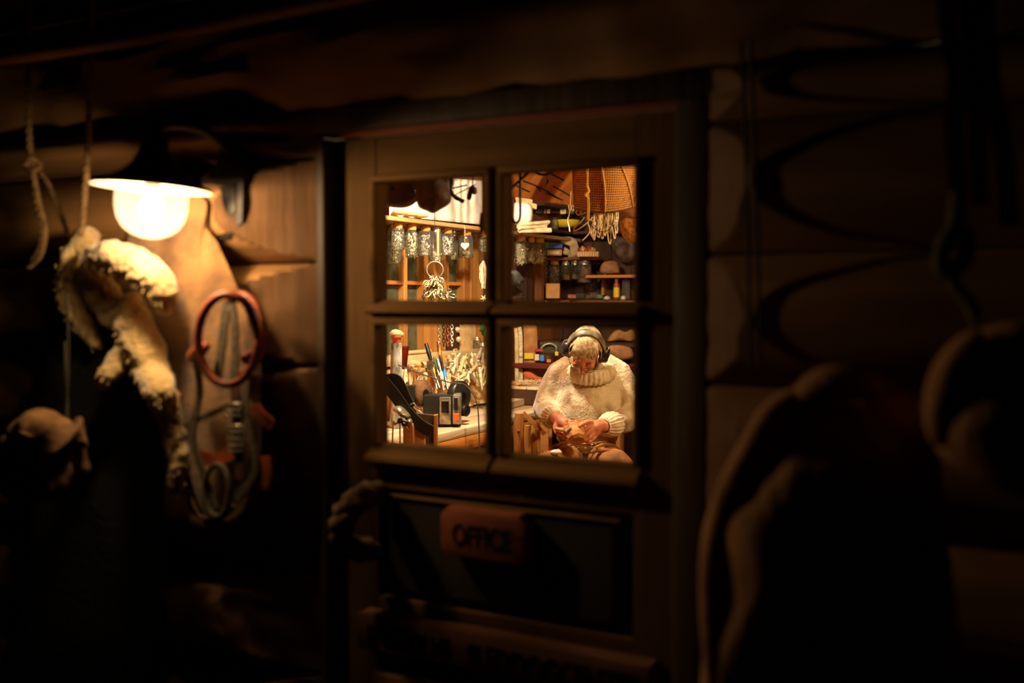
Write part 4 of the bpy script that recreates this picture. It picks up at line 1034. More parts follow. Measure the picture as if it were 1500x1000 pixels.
# chains and clips between the panes (lower left pane)
for k, (px, m_, lb) in enumerate(((643,'steel','pale chain of hooks hanging at the window post'), (650,'dsteel','dark chain hanging second beside the window post'), (656,'leather','brown strap of rings hanging between the chains'), (662,'screws','bright chain hanging beside the dark board'))):
    t, s = FT('hanging_chain', lb, 'chain', px, 478, 5.35)
    for j in range(9):
        z = (-j*5+14)*s; r1, r2 = (1.9*s, 3.2*s)
        MB().tube([(r1*math.cos(a)*(1 if j % 2 else .4), r1*math.cos(a)*(0 if j % 2 else 1), z+r2*math.sin(a)) for a in [2*PI*i/12 for i in range(12)]], .7*s, 6, closed=True).obj('link', M[m_], t)
    MB().tube([(0, 0, 17*s), (0, 0, 60*s)], .5*s, 5).obj('hanging_wire', M['dsteel'], t)
P = at(668, 480, x=WX+.06); t = thing('dark_board', 'dark upright board beside the window with pale knobs', 'board', (P.x, P.y, BZ+.256))
MB().box((-.04, -.05, 0), (-.01, .06, .23), bv=.003).obj('board', M['dwall'], t)
for z, y in ((.19, .02), (.13, .03), (.06, -.01)): MB().ball((.0, y, z), .018, 10, 8).obj('knob', M['bone'], t)
P = at(683, 480, x=WX+.05); t = thing('pale_board', 'pale knotty board leaning on the wall behind the jars', 'board', (P.x, P.y, BZ+.256))
MB().box((-.03, -.10, 0), (-.005, .13, .22), bv=.004).obj('board', M['palex'], t)
for k, (px, w_, hh, lb) in enumerate(((699, 13, 30, 'large clear jar standing on the back ledge'), (707, 12, 22, 'second clear jar behind the large one on the ledge'))):
    t, s = FT('glass_jar', lb, 'jar', px, 520, 5.9); Pj = at(px, 520, x=WX+.07+.06*k); t.location = (Pj.x, Pj.y, BZ+.256)
    link('jar_glass', jar_body('round' if k else 'straight'), t, scale=(w_*s, w_*s, hh*s)); link('lid', jar_lid('tin'), t, loc=(0, 0, hh*s-.004), scale=(w_*s*.8, w_*s*.8, .02)); link('contents', jar_fill('mixed', 2), t, scale=(w_*s, w_*s, hh*s))
t, s = FT('green_plant', 'grey-green dried plant hanging right of the jars', 'plant', 708, 478, 5.75); hung(t)
for k in range(26):
    a = rr.uniform(0, 2*PI); L = rr.uniform(4, 11)*s; c_ = Vector((rr.uniform(-4,4)*s, rr.uniform(-.02,.02), rr.uniform(-14,12)*s))
    MB().ball(c_, (L*.5, .004, L*.18), 8, 5, Matrix.Rotation(a, 3, 'Y')).obj('leaf', M['jarleaf'] if 'jarleaf' in M else M['green'], t)

# ---------------------------------------------------------------- on the bench
def onb(px, py, z=BZ+.001): return at(px, py, z=z)
gp = onb(642, 622); gd = (gp-CAM).dot(HF); s = gd/F
t = thing('bench_grinder', 'double wheel bench grinder with black and chrome housing', 'grinder', gp, YAW)
g = lambda a, b, dy=0: P3(a, b, 642, 622, s, dy)
MB().box(g(621,620,-.06), g(664,577,.07), bv=.010).obj('motor_housing', M['phones'], t)
MB().box(g(645,619,-.068), g(662,579,.075), bv=.006).obj('chrome_shell', M['steel'], t)
MB().box(g(648,602,-.072), g(659,584,-.06), bv=.003).obj('dark_plate', M['dsteel'], t)
MB().box(g(664,619,-.072), g(676,576,.06), bv=.008).obj('end_cover', M['steel'], t)
MB().box(g(666.5,598,-.076), g(672,580,-.07), bv=.001).obj('type_plate', M['phones'], t)
MB().box(g(665,613,-.080), g(674,603,-.07), bv=.001).obj('orange_tag', mat('orange tag', S(225,110,45), .5), t)
MB().box(g(615,622,-.05), g(675,618.5,.06), bv=.004).obj('foot', M['iron'], t)
Rz = Matrix.Rotation(math.radians(58), 3, 'Z') @ Matrix.Rotation(PI/2, 3, 'X')
def wheel(name, c, r, w_, m, m2):
    mb = MB(); mb.lathe([(.001, -w_), (r*.9, -w_), (r, -w_*.8), (r, w_*.8), (r*.9, w_), (.001, w_)], c, 36, Rz); mb.obj(name, m, t)
    mb = MB(); mb.lathe([(.001, -w_*1.3), (r*.3, -w_*1.2), (r*.32, w_*1.2), (.001, w_*1.3)], c, 20, Rz); mb.obj('wheel_nut', m2, t)
wheel('wheel_guard', g(671,583,.09), 24*s, .022, M['phones'], M['dsteel'])
wheel('grinding_wheel', g(680,602,.04), 9*s, .018, M['iron'], M['dsteel'])
wheel('grinding_wheel', g(616,577,.05), 20*s, .026, M['felt'], M['dsteel'])
MB().box(g(594,593,-.06), g(609,563,.02), bv=.004).obj('spark_guard', M['phones'], t)
MB().cyl(g(608,592,-.06), g(622,606,-.07), .008, n=8).obj('tool_rest', M['steel'], t)
# lamp/drill arm: thin rod and hanging cord
t, s2 = FT('flex_cord', 'thin dark flexible cord arching over the grinder and hanging down', 'cord', 640, 560, 4.85)
MB().tube(spline([P3(a, b, 640, 560, s2) for a, b in ((583,534),(610,545),(640,555),(664,561),(680,563),(692,576),(699,592),(701,612),(702,640),(703,672))], 6), [1.0*s2]*55, 7).obj('cord', M['web'], t)
# birch post with pot, red pot
LZ = BZ+.256
t = thing('birch_log', 'speckled birch log standing at the left end of the bench view', 'log', at(581, 566, d=4.9), YAW); t.location.z = BZ+.001
bd = 4.9; sb = bd/F
hB = at(581, 503, d=4.9).z-BZ
MB().tube([(0,0,0),(.004,0,.1),(-.004,0,.2),(0,0,hB)], [11*sb,10*sb,9*sb,8*sb], 16).obj('bark', M['birch'], t)
b_ = t.location+Vector((0,0,hB)); t = thing('clay_pot', 'small terracotta pot on top of the birch log', 'pot', b_, YAW)
MB().lathe([(.001,0),(5*sb,0),(7.5*sb,9*sb),(8.5*sb,9*sb),(8.5*sb,12*sb),(7.5*sb,12*sb),(6*sb,8*sb)], n=20).obj('pot', M['terra'], t)
mb = MB(); mb.ball((0,0,14*sb), (10*sb, .03, 6*sb), 14, 10); o = mb.obj('dry_moss', M['fur'], t); displace(o, .02, .012)
t = thing('red_pot', 'dark red glazed tapering pot beside the birch log', 'pot', Vector((*at(592, 552, x=WX+.16).xy, LZ)), YAW)
MB().lathe([(.001,0),(4*sb,0),(8*sb,34*sb),(9*sb,34*sb),(9*sb,37*sb),(8*sb,37*sb),(6.5*sb,30*sb)], n=24).obj('pot', M['dred'], t)
# sill/ledge contents
def onl(px, py):
    P = at(px, py, x=WX+.10+(py-520)*.004); P.z = LZ; return P
for k, (px, py, r, el, m_, lb) in enumerate(((610,525,.045,(1.0,.5,.42),'pale','large pale egg-shaped wood blank on the back ledge'),(598,528,.035,(1.1,.7,.6),'palex','tan round wood lump on the back ledge'),(602,532,.02,(1,.8,.6),'cloth','small white stone in front of the tan lump'),(622,527,.03,(1.2,.6,.4),'bone','flat bone piece right of the egg-shaped blank'),(628,525,.026,(1.2,.6,.4),'palex','small brown chip at the right end of the ledge'))):
    P = onl(px, py); t = thing('carving_blank', lb, 'wood blank', (P.x, P.y, LZ), YAW, rot=(0, .3 if k == 0 else 0, YAW+.4))
    MB().ball((0, 0, r*el[2]), (r*el[0], r*el[1], r*el[2]), 14, 10).obj('blank', M[m_], t)
for k, (py, lb) in enumerate(((516, 'upper pale stick lying along the window sill'), (521, 'lower pale stick lying along the window sill'))):
    P0, P1 = at(594, py+3, x=WX+.06+.03*k), at(630, py-3, x=WX+.06+.03*k); P0.z = P1.z = wz0+.012; m_ = (P0+P1)/2
    t = thing('wood_stick', lb, 'stick', m_); MB().tube([P0-m_, P1-m_], .011, 8).obj('stick', M['pale'], t)
# tools standing in a rack
tools = [((641,562),(624,503),5.5,'dsteel','heavy dark flat file standing in the rack'), ((650,560),(642,500),5.5,'leather','tool with orange handle leaning behind the files'),
 ((648,566),(636,524),4,'green','green handled chisel in the rack'), ((644,568),(630,530),4,'bone','pale handled chisel in the rack'), ((652,566),(641,526),4,'steel','bright steel chisel leaning in the rack'),
 ((655,566),(645,520),3,'dsteel','thin dark rod leaning in the rack'), ((640,570),(634,538),4,'yellow','yellow handled carving tool in the rack'), ((656,570),(650,540),5,'lblue','blue grey handled tool at the rack right'), ((650,572),(646,545),5,'cloth','white handled tool at the rack front')]
for k, (a, b, w_, m_, lb) in enumerate(tools):
    P0 = at(*a, d=5.35-.01*k); P0.z = max(P0.z, BZ+.045); P1 = at(*b, d=5.42-.01*k); c_ = P0
    t = thing('hand_tool', lb, 'tool', c_); s3 = 5.4/F
    MB().tube([Vector((0,0,0)), (P1-P0)*.62], w_*.38*s3, 8).obj('blade', M['steel' if m_ not in ('dsteel',) else 'dsteel'], t)
    MB().tube([(P1-P0)*.58, (P1-P0)*.8, P1-P0], [w_*.5*s3, w_*.62*s3, w_*.5*s3], 10).obj('handle', M['cork' if m_ == 'leather' else m_], t)
P = at(646, 578, d=5.38); t = thing('tool_rack', 'low wooden block rack holding the upright hand tools', 'rack', (P.x, P.y, BZ+.001), YAW)
MB().box((-.07, -.04, 0), (.06, .05, .155), bv=.004).obj('block', M['palex'], t)
t, s3 = FT('spade_bit', 'pale flat blade with two slots leaning before the tool rack', 'blade', 632, 533, 5.2)
mb = MB(); mb.prism(px_out([(625,529),(633,527),(636,533),(634,541),(628,543),(625,537)], 632, 533, s3), -.003, .003); mb.prism(px_out([(630,541),(634,540),(641,560),(637,562)], 632, 533, s3), -.004, .004); mb.obj('blade', M['steel'], t)
# bristling row of small carving tools along the back board (left)
rr = random.Random(11)
for k in range(34):
    px = 584+rr.uniform(0, 40); py = 572-(px-584)*.25+rr.uniform(-8, 8)
    P = at(px, py, x=WX+.21+rr.uniform(-.01,.10)); P.z = max(P.z, BZ+.012)
    t = thing('carving_tool', 'small pale handled carving tool in the bristling row below the window', 'tool', P, group='carving tools below the window')
    d = Vector((-.03+rr.uniform(-.05,.02), .05+rr.uniform(-.02,.03), .06+rr.uniform(-.01,.03)))
    MB().tube([-d*.35, d*.1], .0025, 5).obj('blade', M['dsteel'], t); MB().tube([d*.1, d*.6, d], [.007,.010,.007], 7).obj('handle', M['bone' if k % 3 else 'palex'], t)
# pile of carved blanks right
for k in range(70):
    px = 655+rr.uniform(0, 66); up_ = rr.random(); 
    P = at(px, 565-up_*36-(px-655)*.18, x=WX+.24+(1-up_)*.12); 
    P.z = max(P.z, BZ+.02)
    a = rr.choice((1, 1, -1))
    d = Vector((rr.uniform(-.03,.02), rr.uniform(-.02,.07), a*rr.uniform(.02,.07))); L = rr.uniform(.7, 1.3)
    t = thing('antler_blank', 'pale cut antler or wood blank in the heap against the back board', 'blank', P, group='pale blanks heaped at the back of the bench')
    w_ = rr.uniform(.008, .017)
    MB().tube([-d*L, d*0, d*L], [w_*.8, w_, w_*.5], 7, flat=rr.uniform(.35,.9)).obj('blank', M[rr.choice(('bone','bone','palex','pale','cloth','mixed'))], t)
t = thing('heap_board', 'pale sloping board carrying the heap of blanks', 'board', (WX+.23, 3.2, BZ+.002))
mb = MB(); Mx = Matrix.Rotation(-.55, 4, 'Y'); mb.box((-.01, -.55, 0), (.01, .42, .20), Mx, bv=.002); mb.obj('board', M['palex'], t)
for k, (px, py, w_, h_, lb) in enumerate(((663,556,11,16,'first crumpled white rag in the heap on the bench'),(676,553,14,13,'larger crumpled white rag in the heap on the bench'))):
    P = at(px, py, x=WX+.36); t = thing('white_rag', lb, 'rag', (P.x, P.y, BZ+.06))
    mb = MB(); mb.ball((0,0,.0), (w_*.5*5.5/F, w_*.5*5.5/F, h_*.5*5.5/F+.02), 16, 12); o = mb.obj('cloth', M['cloth'], t); displace(o, .03, .03)
# vise
P = onl(676, 520); t = thing('small_vise', 'grey metal anvil vise on the back ledge', 'vise', (P.x+.02, P.y, LZ), YAW); sv = 5.75/F
mb = MB(); mb.prism([(-14*sv, 1*sv), (6*sv, 0), (8*sv, 8*sv), (14*sv, 10*sv), (14*sv, 14*sv), (0, 12*sv), (-6*sv, 12*sv), (-11*sv, 20*sv), (-14*sv, 20*sv), (-10*sv, 9*sv), (-14*sv, 6*sv)], -.02, .02, bv=.002); mb.obj('body', M['steel'], t)
MB().cyl((-18*sv, 0, 4*sv), (-13*sv, 0, 4*sv), .014, n=12).obj('blue_knob', M['lblue'], t); MB().cyl((-15*sv, 0, -0*sv), (-15*sv, 0, 10*sv), .004, n=6).obj('handle', M['steel'], t)
for k, (px, lb) in enumerate(((650,'orange wooden mallet head at the ledge left of the vise'),(655,'short orange dowel beside the vise'))):
    P = onl(px, 521); t = thing('wood_piece', lb, 'wood piece', (P.x, P.y, LZ), YAW); MB().cyl((0,0,0), (0,0,.05-.02*k), .016, n=12).obj('wood', M['cork'], t)
P = onb(706, 590); t = thing('dark_green_case', 'dark green case lying at the right of the bench by the muntin', 'case', P, YAW); MB().box((-.07, 0, 0), (.10, .08, .045), bv=.004).obj('case', M['green'], t)
P = onb(702, 585); t = thing('paper_sheet', 'white folded sheet lying on the bench right of the grinder', 'paper', P+Vector((0,0,.001)), YAW); mb = MB(); mb.puff([(-.07,-.0),(.04,-.0),(.06,.03),(.02,.07),(-.05,.075)], .004, 4); o = mb.obj('paper', M['cloth'], t); o.rotation_euler = (-PI/2+.25, 0, 0); o.location = (0, -.04, .012)
for k, (a, b, lb) in enumerate((((694,597),(716,594),'dark pencil line of wire lying on the bench top'), ((690,590),(716,586),'pale lath lying on the bench behind the wire'), ((756,574),(786,568),'pale plank end at the right-hand bench, topmost'), ((757,582),(786,576),'split lath under the topmost plank end'))):
    P0, P1 = onb(*a), onb(*b); m_ = (P0+P1)/2+Vector((0,0,.012 if k < 3 else .035)); m_.z += .02*(k == 2)*2
    t = thing('lath', lb, 'lath', m_); MB().ribbon([P0-(P0+P1)/2, P1-(P0+P1)/2], .006 if k == 0 else .03, .012, (0, 0, 1)).obj('lath', M['iron' if k == 0 else 'pale'], t)
# panel in front of the bench end, cloths, lower left clutter
t, s3 = FT('upright_panel', 'upright wooden panel with a bright orange edge before the bench', 'panel', 627, 605, 4.45)
mb = MB(); mb.prism(px_out([(609,605),(636,608),(636,860),(609,860)], 627, 605, s3), 0, .02, bv=.002); mb.obj('board', M['casing'], t)
mb = MB(); mb.prism(px_out([(635.5,608),(641,607),(641,860),(635.5,860)], 627, 605, s3), -.012, .025, bv=.002); mb.obj('edge_strip', M['orange'], t)
t, s3 = FT('dark_strap', 'broad black strap slanting down across the lower left pane', 'strap', 600, 600, 4.2)
MB().ribbon(spline([P3(a, b, 600, 600, s3) for a, b in ((560,556),(578,578),(596,603),(615,622),(632,632))], 6), 17*s3, .02).obj('strap', M['phones'], t)
MB().ribbon(spline([P3(a, b, 600, 600, s3, .04) for a, b in ((565,560),(578,560),(590,585),(598,600))], 6), 22*s3, .02).obj('strap', M['phones'], t)
mb = MB(); mb.tube(spline([P3(a, b, 600, 600, s3, -.02) for a, b in ((602,592),(607,590),(611,596),(617,599))], 5), 1.2*s3, 8); mb.obj('buckle', M['steel'], t)
t, s3 = FT('yellow_chair', 'yellow varnished chair with curved back at the lower left', 'chair', 590, 640, 4.1)
def cz(a, b, dy=0): return P3(a, b, 590, 640, s3, dy)
MB().tube(spline([cz(571,880),(cz(575,640)),(cz(579,622)),(cz(584,620)),(cz(586,640)),(cz(586,880))], 6), 2.2*s3, 8, flat=.6).obj('back_rail', M['yellow'] if False else M['orange'], t)
MB().tube(spline([cz(590,622,.03),cz(598,632,.03),cz(603,642,.03),cz(602,880,.03)], 6), 3*s3, 8).obj('arm_rail', M['orange'], t)
MB().box(cz(586,900,.10), cz(620,622,.12), bv=.01).obj('seat_back', M['orange'], t)
t, s3 = FT('grey_helmet', 'shiny grey curved cover above the yellow chair', 'cover', 587, 603, 4.15)
mb = MB(); mb.puff(px_out([(575,598),(583,594),(592,598),(602,610),(592,612),(580,606)], 587, 603, s3), .05, 6); mb.obj('cover', M['steel'], t)
for k, (px, py, m_, lb) in enumerate(((586,616,'dsteel','dark metal lump under the grey cover'),(600,617,'steel','small bright metal piece right of the dark lump'),(592,620,'iron','black round fitting between the metal pieces'))):
    t, s3 = FT('metal_part', lb, 'metal part', px, py, 4.12); mb = MB(); mb.ball((0,0,0), (5*s3, .03, 4*s3), 12, 8); o = mb.obj('body', M[m_], t); displace(o, .02, .01)
# under the bench
for k, (pts, m_, lb) in enumerate(((((668,652),(683,633),(697,652)), 'leather', 'brown leather flap folded under the bench'), (((650,655),(668,650),(690,662)), 'terra', 'reddish board edge under the bench'), (((666,660),(676,654),(684,651)), 'bone', 'pale stick lying under the bench'), (((700,650),(712,652),(720,662)), 'card', 'crumpled brown paper under the bench'))):
    t, s3 = FT('floor_clutter', lb, 'clutter', pts[1][0], pts[1][1], 5.0+.1*k)
    MB().ribbon([P3(a, b, pts[1][0], pts[1][1], s3, .02*i) for i, (a, b) in enumerate(pts)], (14 if k != 2 else 2.5)*s3, .012, (0, -.7, .6)).obj('piece', M[m_], t)
t = thing('low_shelf', 'low shelf board under the bench holding odd pieces', 'shelf', (BX-.3, 3.0, FZ+.30))
MB().box((-.32, -1.6, 0), (.26, 1.5, .022), bv=.003).obj('shelf_board', M['dwall'], t)
for yy in (-1.3, 1.3): MB().box((-.3, yy, -.30), (-.24, yy+.06, -.001)).obj('leg', M['dwall'], t)
# right-hand lower pane: logs and boards left of the man
for k, (px0, px1, py0, py1, d_, lb) in enumerate(((752,768,604,672,4.75,'split birch log standing first below the bench, with a dark knot'),(767,778,622,672,4.85,'split log standing second below the bench'),(777,787,622,672,4.95,'split log standing third below the bench'))):
    t, s3 = FT('split_log', lb, 'firewood', (px0+px1)/2, 690, d_)
    w_ = (px1-px0)*s3/2; hgt = (690-py0)*s3
    mb = MB(); mb.tube([(0,0,0),(.003,0,hgt*.3),(-.002,0,hgt*.7),(.001,0,hgt)], [w_, w_*1.02, w_, w_*.8], 9); o = mb.obj('wood', M['orange'], t, ang=30)
    if k == 0: MB().ball((0, -w_*.95, hgt*.70), (w_*.3, .006, w_*.35), 10, 8).obj('knot', M['leather'], t)
t, s3 = FT('support_post', 'reddish upright post under the bench beside the man', 'post', 797, 700, 5.1); MB().box((-5*s3, 0, 0), (7*s3, .05, 92*s3), bv=.003).obj('post', M['ceilw'], t)
t, s3 = FT('orange_post', 'bright orange post just behind the man arm', 'post', 805, 700, 5.2); MB().box((-2*s3, 0, 0), (4*s3, .04, 78*s3), bv=.003).obj('post', M['orange'], t)
t, s3 = FT('brace_board', 'dark board bracing diagonally under the bench edge', 'brace', 780, 620, 4.9); MB().ribbon([P3(766,604,780,620,s3), P3(798,636,780,620,s3)], 6*s3, .03).obj('board', M['ceilw'], t)
t = thing('thick_slab', 'thick pale slab with a rough brown edge lying on the bench by the man', 'slab', onb(768, 590)); b_ = t.location
Q = [onb(742,600), onb(790,586), onb(786,570), onb(742,574)]
mb = MB(); c_ = [q_-b_ for q_ in Q]; a_ = [mb.bm.verts.new(q_+Vector((0,0,.0))) for q_ in c_]; e_ = [mb.bm.verts.new(q_+Vector((0,0,.035))) for q_ in c_]
mb.faces(a_[::-1]); mb.faces(e_)
for i in range(4): mb.faces([a_[i], a_[(i+1)%4], e_[(i+1)%4], e_[i]])
bmesh.ops.subdivide_edges(mb.bm, edges=mb.bm.edges, cuts=3); o = mb.obj('slab', M['bench'], t); displace(o, .03, .006)
t, s3 = FT('curved_lath', 'curved pale wooden lath lying over the slab', 'lath', 765, 565, 6.04); MB().ribbon(spline([P3(a, b, 765, 565, s3) for a, b in ((750,562),(760,564),(772,571),(780,574))], 5), 6*s3, .02, (0,-.6,.8)).obj('lath', M['orangex'], t)

t = thing('low_crate', 'low dark crate on the bench end behind the carver carrying laths and shavings', 'crate', (-1.83, 3.62, BZ+.001))
for i in range(4): MB().box((-.27+i*.135, -.18, .09), (-.27+i*.135+.13, .19, .104), bv=.002).obj('slat', M['bench'], t)
for yy in (-.18, .17): MB().box((-.27, yy, 0), (.265, yy+.018, .0895), bv=.002).obj('side_board', M['dwall'], t)
# behind the man, left: second bench with small things
yb = 3.85
t = thing('red_shelf', 'dark red shelf edge with small bright boxes behind the man', 'shelf', at(790, 533, y=yb), 0)
MB().box((-.22, 0, -.03), (.60, .30, .0), bv=.003).obj('shelf_board', wood('red brown board', S(130,50,40), S(90,34,28), 'x'), t)
for xx in (-.20, .20): MB().box((xx, .05, -(t.location.z-BZ)), (xx+.04, .26, -.031), bv=.003).obj('leg', M['dwall'], t)
dR = lambda px: (at(px, 525, y=yb+.05)-CAM).dot(HF)
for a in ((757,766,514,522,'blue','dark blue packet at the left end of the red shelf'),(768,782,517,526,'yellow','yellow tape box on the red shelf'),(783,790,519,528,'paper','pale printed packet between the yellow and blue boxes'),(791,797,520,529,'lblue','bright blue box on the red shelf'),(799,806,520,527,'dleather','dark round tin right of the blue box'),(813,818,515,521,'yellow','small yellow cap near the man shoulder'),(801,807,526,531,'cork','orange cap at the front of the red shelf'),(784,796,511,515,'red','red orange strip lying on the grey machine')):
    box_thing('small_box', a[5], 'box', a[0], a[1], a[2], a[3], dR((a[0]+a[1])/2)+.03, a[4], .05)
box_thing('small_ball', 'pale round knob in front of the blue packet', 'knob', 760, 766, 517, 523, dR(763)-.02, 'bone', .02, bv=.01)
t, s3 = FT('grey_machine', 'grey metal housing with a curved pipe behind the man', 'machine', 805, 518, dR(800)+.28)
mb = MB(); mb.prism(px_out([(767,517),(780,512),(786,501),(808,500),(822,502),(830,518)], 805, 518, s3), 0, .12, bv=.005); mb.obj('housing', M['web'], t)
MB().tube(spline([P3(a, b, 805, 518, s3, -.02) for a, b in ((789,515),(796,506),(806,503),(814,507),(815,515))], 6), 2.0*s3, 8).obj('pipe', M['steel'], t)
for k, (a, m_, lb) in enumerate((((755,761,480,512),'pale','pale leaning board first at the left behind the man'),((761,767,478,513),'bone','white leaning board second behind the man'),((768,789,472,509),'tan','large fuzzy tan board leaning behind the man'),((789,797,484,501),'red','dark red cloth strip beside the tan board'),((797,803,474,492),'yellow','yellow wooden block hanging behind the man'),((805,812,476,499),'dwall','dark hanging tool handle behind the man, left one'),((813,817,480,500),'leather','brown hanging tool handle behind the man, middle one'),((820,824,478,497),'dwall','dark hanging tool handle next to the headphones'))):
    px0, px1, py0, py1 = a; t, s3 = FT('leaning_board' if k < 3 else 'hanging_piece', lb, 'board' if k < 3 else 'tool', (px0+px1)/2, py1, 6.42+.03*k)
    if k >= 3:
        Pq = at((px0+px1)/2, py1, y=4.86); t.location = Pq; s3 = (Pq-CAM).dot(HF)/F
    w_ = (px1-px0)*s3/2; hgt = (py1-py0)*s3
    mb = MB(); mb.tube([(0,0,-.95*(k<3)),(-.006*(k<3),0,hgt*.5),(-.012*(k<3),0,hgt)], [w_, w_*.95, w_*.9], 8, flat=.3, up=(0,1,0)); mb.obj('piece', M[m_], t)
t, s3 = FT('wooden_paddle', 'orange wooden paddle handle lying under the red shelf', 'paddle', 780, 552, 6.3)
mb = MB(); mb.puff(px_out([(767,545),(778,545),(788,551),(800,554),(799,558),(784,557),(770,553)], 780, 552, s3), .02, 6); mb.obj('paddle', M['terra'], t)
t, s3 = FT('shavings_heap', 'heap of pale wood shavings on the bench behind the man arm', 'shavings', 778, 561, 6.0)
mb = MB(); rr = random.Random(4)
for k in range(120):
    c_ = Vector((rr.uniform(-20,16)*s3, rr.uniform(-.05,.05), rr.uniform(-2,3)*s3)); mb.tube(spline([c_, c_+Vector((rr.uniform(-.012,.012), 0, .008)), c_+Vector((rr.uniform(-.02,.02), .005, .002))], 3), .0022, 4)
o = mb.obj('shavings', M['pale'], t); o['kind'] = 'stuff'
# right of the man's head
t = thing('side_shelf', 'dark shelf to the right of the man head', 'shelf', at(915, 503, y=4.45))
MB().box((-.22, 0, -.025), (.40, .40, 0), bv=.003).obj('shelf_board', M['dwall'], t); MB().box((-.2, .3, -(t.location.z-FZ)), (-.16, .44, -.026)).obj('leg', M['dwall'], t); MB().box((.35, .3, -(t.location.z-FZ)), (.39, .44, -.026)).obj('leg', M['dwall'], t)
hang_puff('pale_root', 'pale twisted root lying on the shelf right of the man head', 'root', (912, 494), 6.88, [(890,500),(896,488),(906,482),(916,486),(926,482),(932,494),(926,500),(910,499)], .04, 'tan', amp=.02)
hang_puff('dark_pouch', 'dark pouch lying under the shelf right of the man', 'pouch', (905, 515), 6.4, [(890,508),(905,505),(925,510),(928,524),(905,528),(892,520)], .05, 'canvas', amp=.01)

# ================================================================ THE CARVER
MD = 4.9
MO = at(857, 600, d=MD); MO = Vector((MO.x, MO.y, FZ))
t = person = thing('person', 'seated grey-haired person in a cream roll-neck sweater bent over carving', 'person', MO, YAW)
def mm(px, py, dy=0):
    P = at(px, py, d=MD+dy)-MO; return Vector((P.dot(rgt), P.dot(HF), P.z))
def grp(name, chains, m, vox, n=16, sm=5, fac=.5, parent=None):
    mb = MB()
    for ch_ in chains: mb.chain(ch_, n)
    o = mb.obj(name, m, parent or person, ang=180); remesh(o, vox, sm, fac); return o
# head frame: bowed forward, turned a little
HC = mm(858, 514, -.13)
HR = Euler((math.radians(50), math.radians(9), math.radians(-6)), 'XYZ').to_matrix()
HS = .92
def hd(x, y, z): return HC+HR @ Vector((x, y, z))*HS     # head coords: x side, -y face, z crown
# --- the body: torso, neck, head, arms and hands joined into one surface
sh_l, sh_r = mm(815, 541, .03), mm(909, 539, .03)
el_l, el_r = mm(798, 596, .02), mm(932, 604, -.02)
wr_l, wr_r = mm(812, 612, -.24), mm(884, 624, -.27)
ha_l, ha_r = mm(823, 622, -.32), mm(866, 628, -.32)
nk = mm(862, 545, .02)
mb = MB()
mb.chain([(mm(862,562,.05), .08), (mm(861,590,.05), .11), (mm(861,630,.06), .12), (mm(861,668,.08), .11)], 18)
mb.chain([(mm(838,552,.05), .05), (mm(886,552,.05), .05)], 14)
mb.chain([(mm(862,560,.04), .07), (nk, .058), (hd(0,.03,-.04), .058)], 16)
mb.chain([(nk+Vector((-.05,.03,-.02)), .05), (mm(812,562,.05), .042), (mm(804,580,.04), .038), (el_l, .034), (mm(806,610,-.17), .032), (wr_l, .028)], 12); mb.chain([(nk+Vector((.05,.03,-.02)), .05), (mm(914,562,.05), .042), (mm(923,582,.03), .038), (el_r, .034), (mm(900,621,-.20), .032), (wr_r, .028)], 12)
mb.chain([(mm(845,676,.05), .09), (mm(800,690,-.40), .06), (mm(806,800,-.36), .045)], 12)
mb.chain([(mm(878,676,.05), .09), (mm(904,690,-.42), .06), (mm(898,800,-.38), .045)], 12)
# head: skull, jaw, brow, nose, ears, lips
RM = HR*HS
mb.ball(hd(0, .015, .035), (.077, .095, .088), 28, 20, RM); mb.ball(hd(0, -.035, -.035), (.060, .058, .075), 24, 16, RM)
mb.ball(hd(0, -.055, -.090), (.030, .028, .022), 14, 10, RM)
mb.ball(hd(0, -.066, .030), (.052, .026, .024), 16, 10, RM)
mb.chain([(hd(0, -.088, .018), .010), (hd(0, -.104, -.014), .0125), (hd(0, -.112, -.030), .0155)], 12)
for sx in (-1, 1):
    mb.ball(hd(.012*sx, -.098, -.033), .009, 10, 8); mb.ball(hd(.040*sx, -.070, -.030), (.020, .018, .020), 12, 8, RM)
    mb.ball(hd(.031*sx, -.081, .010), (.014, .010, .009), 12, 8, RM)
    mb.ball(hd(.079*sx, .010, -.008), (.010, .020, .032), 12, 10, RM)
    mb.chain([(hd(.012*sx, -.086, .028), .007), (hd(.045*sx, -.078, .032), .006)], 8)
mb.ball(hd(0, -.092, -.062), (.022, .010, .006), 12, 8, RM); mb.ball(hd(0, -.090, -.072), (.019, .010, .006), 12, 8, RM)
# hands
def finger(mbx, pts, r0, r1):
    k = len(pts); mbx.chain([(p_, r0+(r1-r0)*i/(k-1)) for i, p_ in enumerate(pts)], 10)
palm_l = [(wr_l, .027), (mm(817,616,-.28), .029), (mm(824,619,-.31), .031), (mm(830,622,-.33), .027)]
mb.chain(palm_l, 14); mb.ball(mm(822,624,-.31), (.030,.024,.030), 14, 10)
finger(mb, [mm(828,616,-.32), mm(834,616,-.36), mm(839,622,-.38), mm(841,628,-.385)], .0105, .008)
finger(mb, [mm(830,622,-.34), mm(834,627,-.38), mm(836,634,-.395), mm(839,639,-.39)], .0105, .008)
finger(mb, [mm(827,626,-.34), mm(829,633,-.375), mm(831,640,-.385), mm(834,643,-.375)], .0105, .0078)
finger(mb, [mm(822,628,-.33), mm(822,635,-.36), mm(825,641,-.37), mm(829,643,-.36)], .0095, .007)
finger(mb, [mm(815,617,-.30), mm(812,626,-.33), mm(814,633,-.35), mm(819,636,-.36)], .011, .008)
mb.chain([(wr_r, .027), (mm(878,623,-.29), .030), (mm(871,625,-.32), .032), (mm(864,627,-.33), .027)], 14); mb.ball(mm(871,630,-.32), (.032,.024,.030), 14, 10)
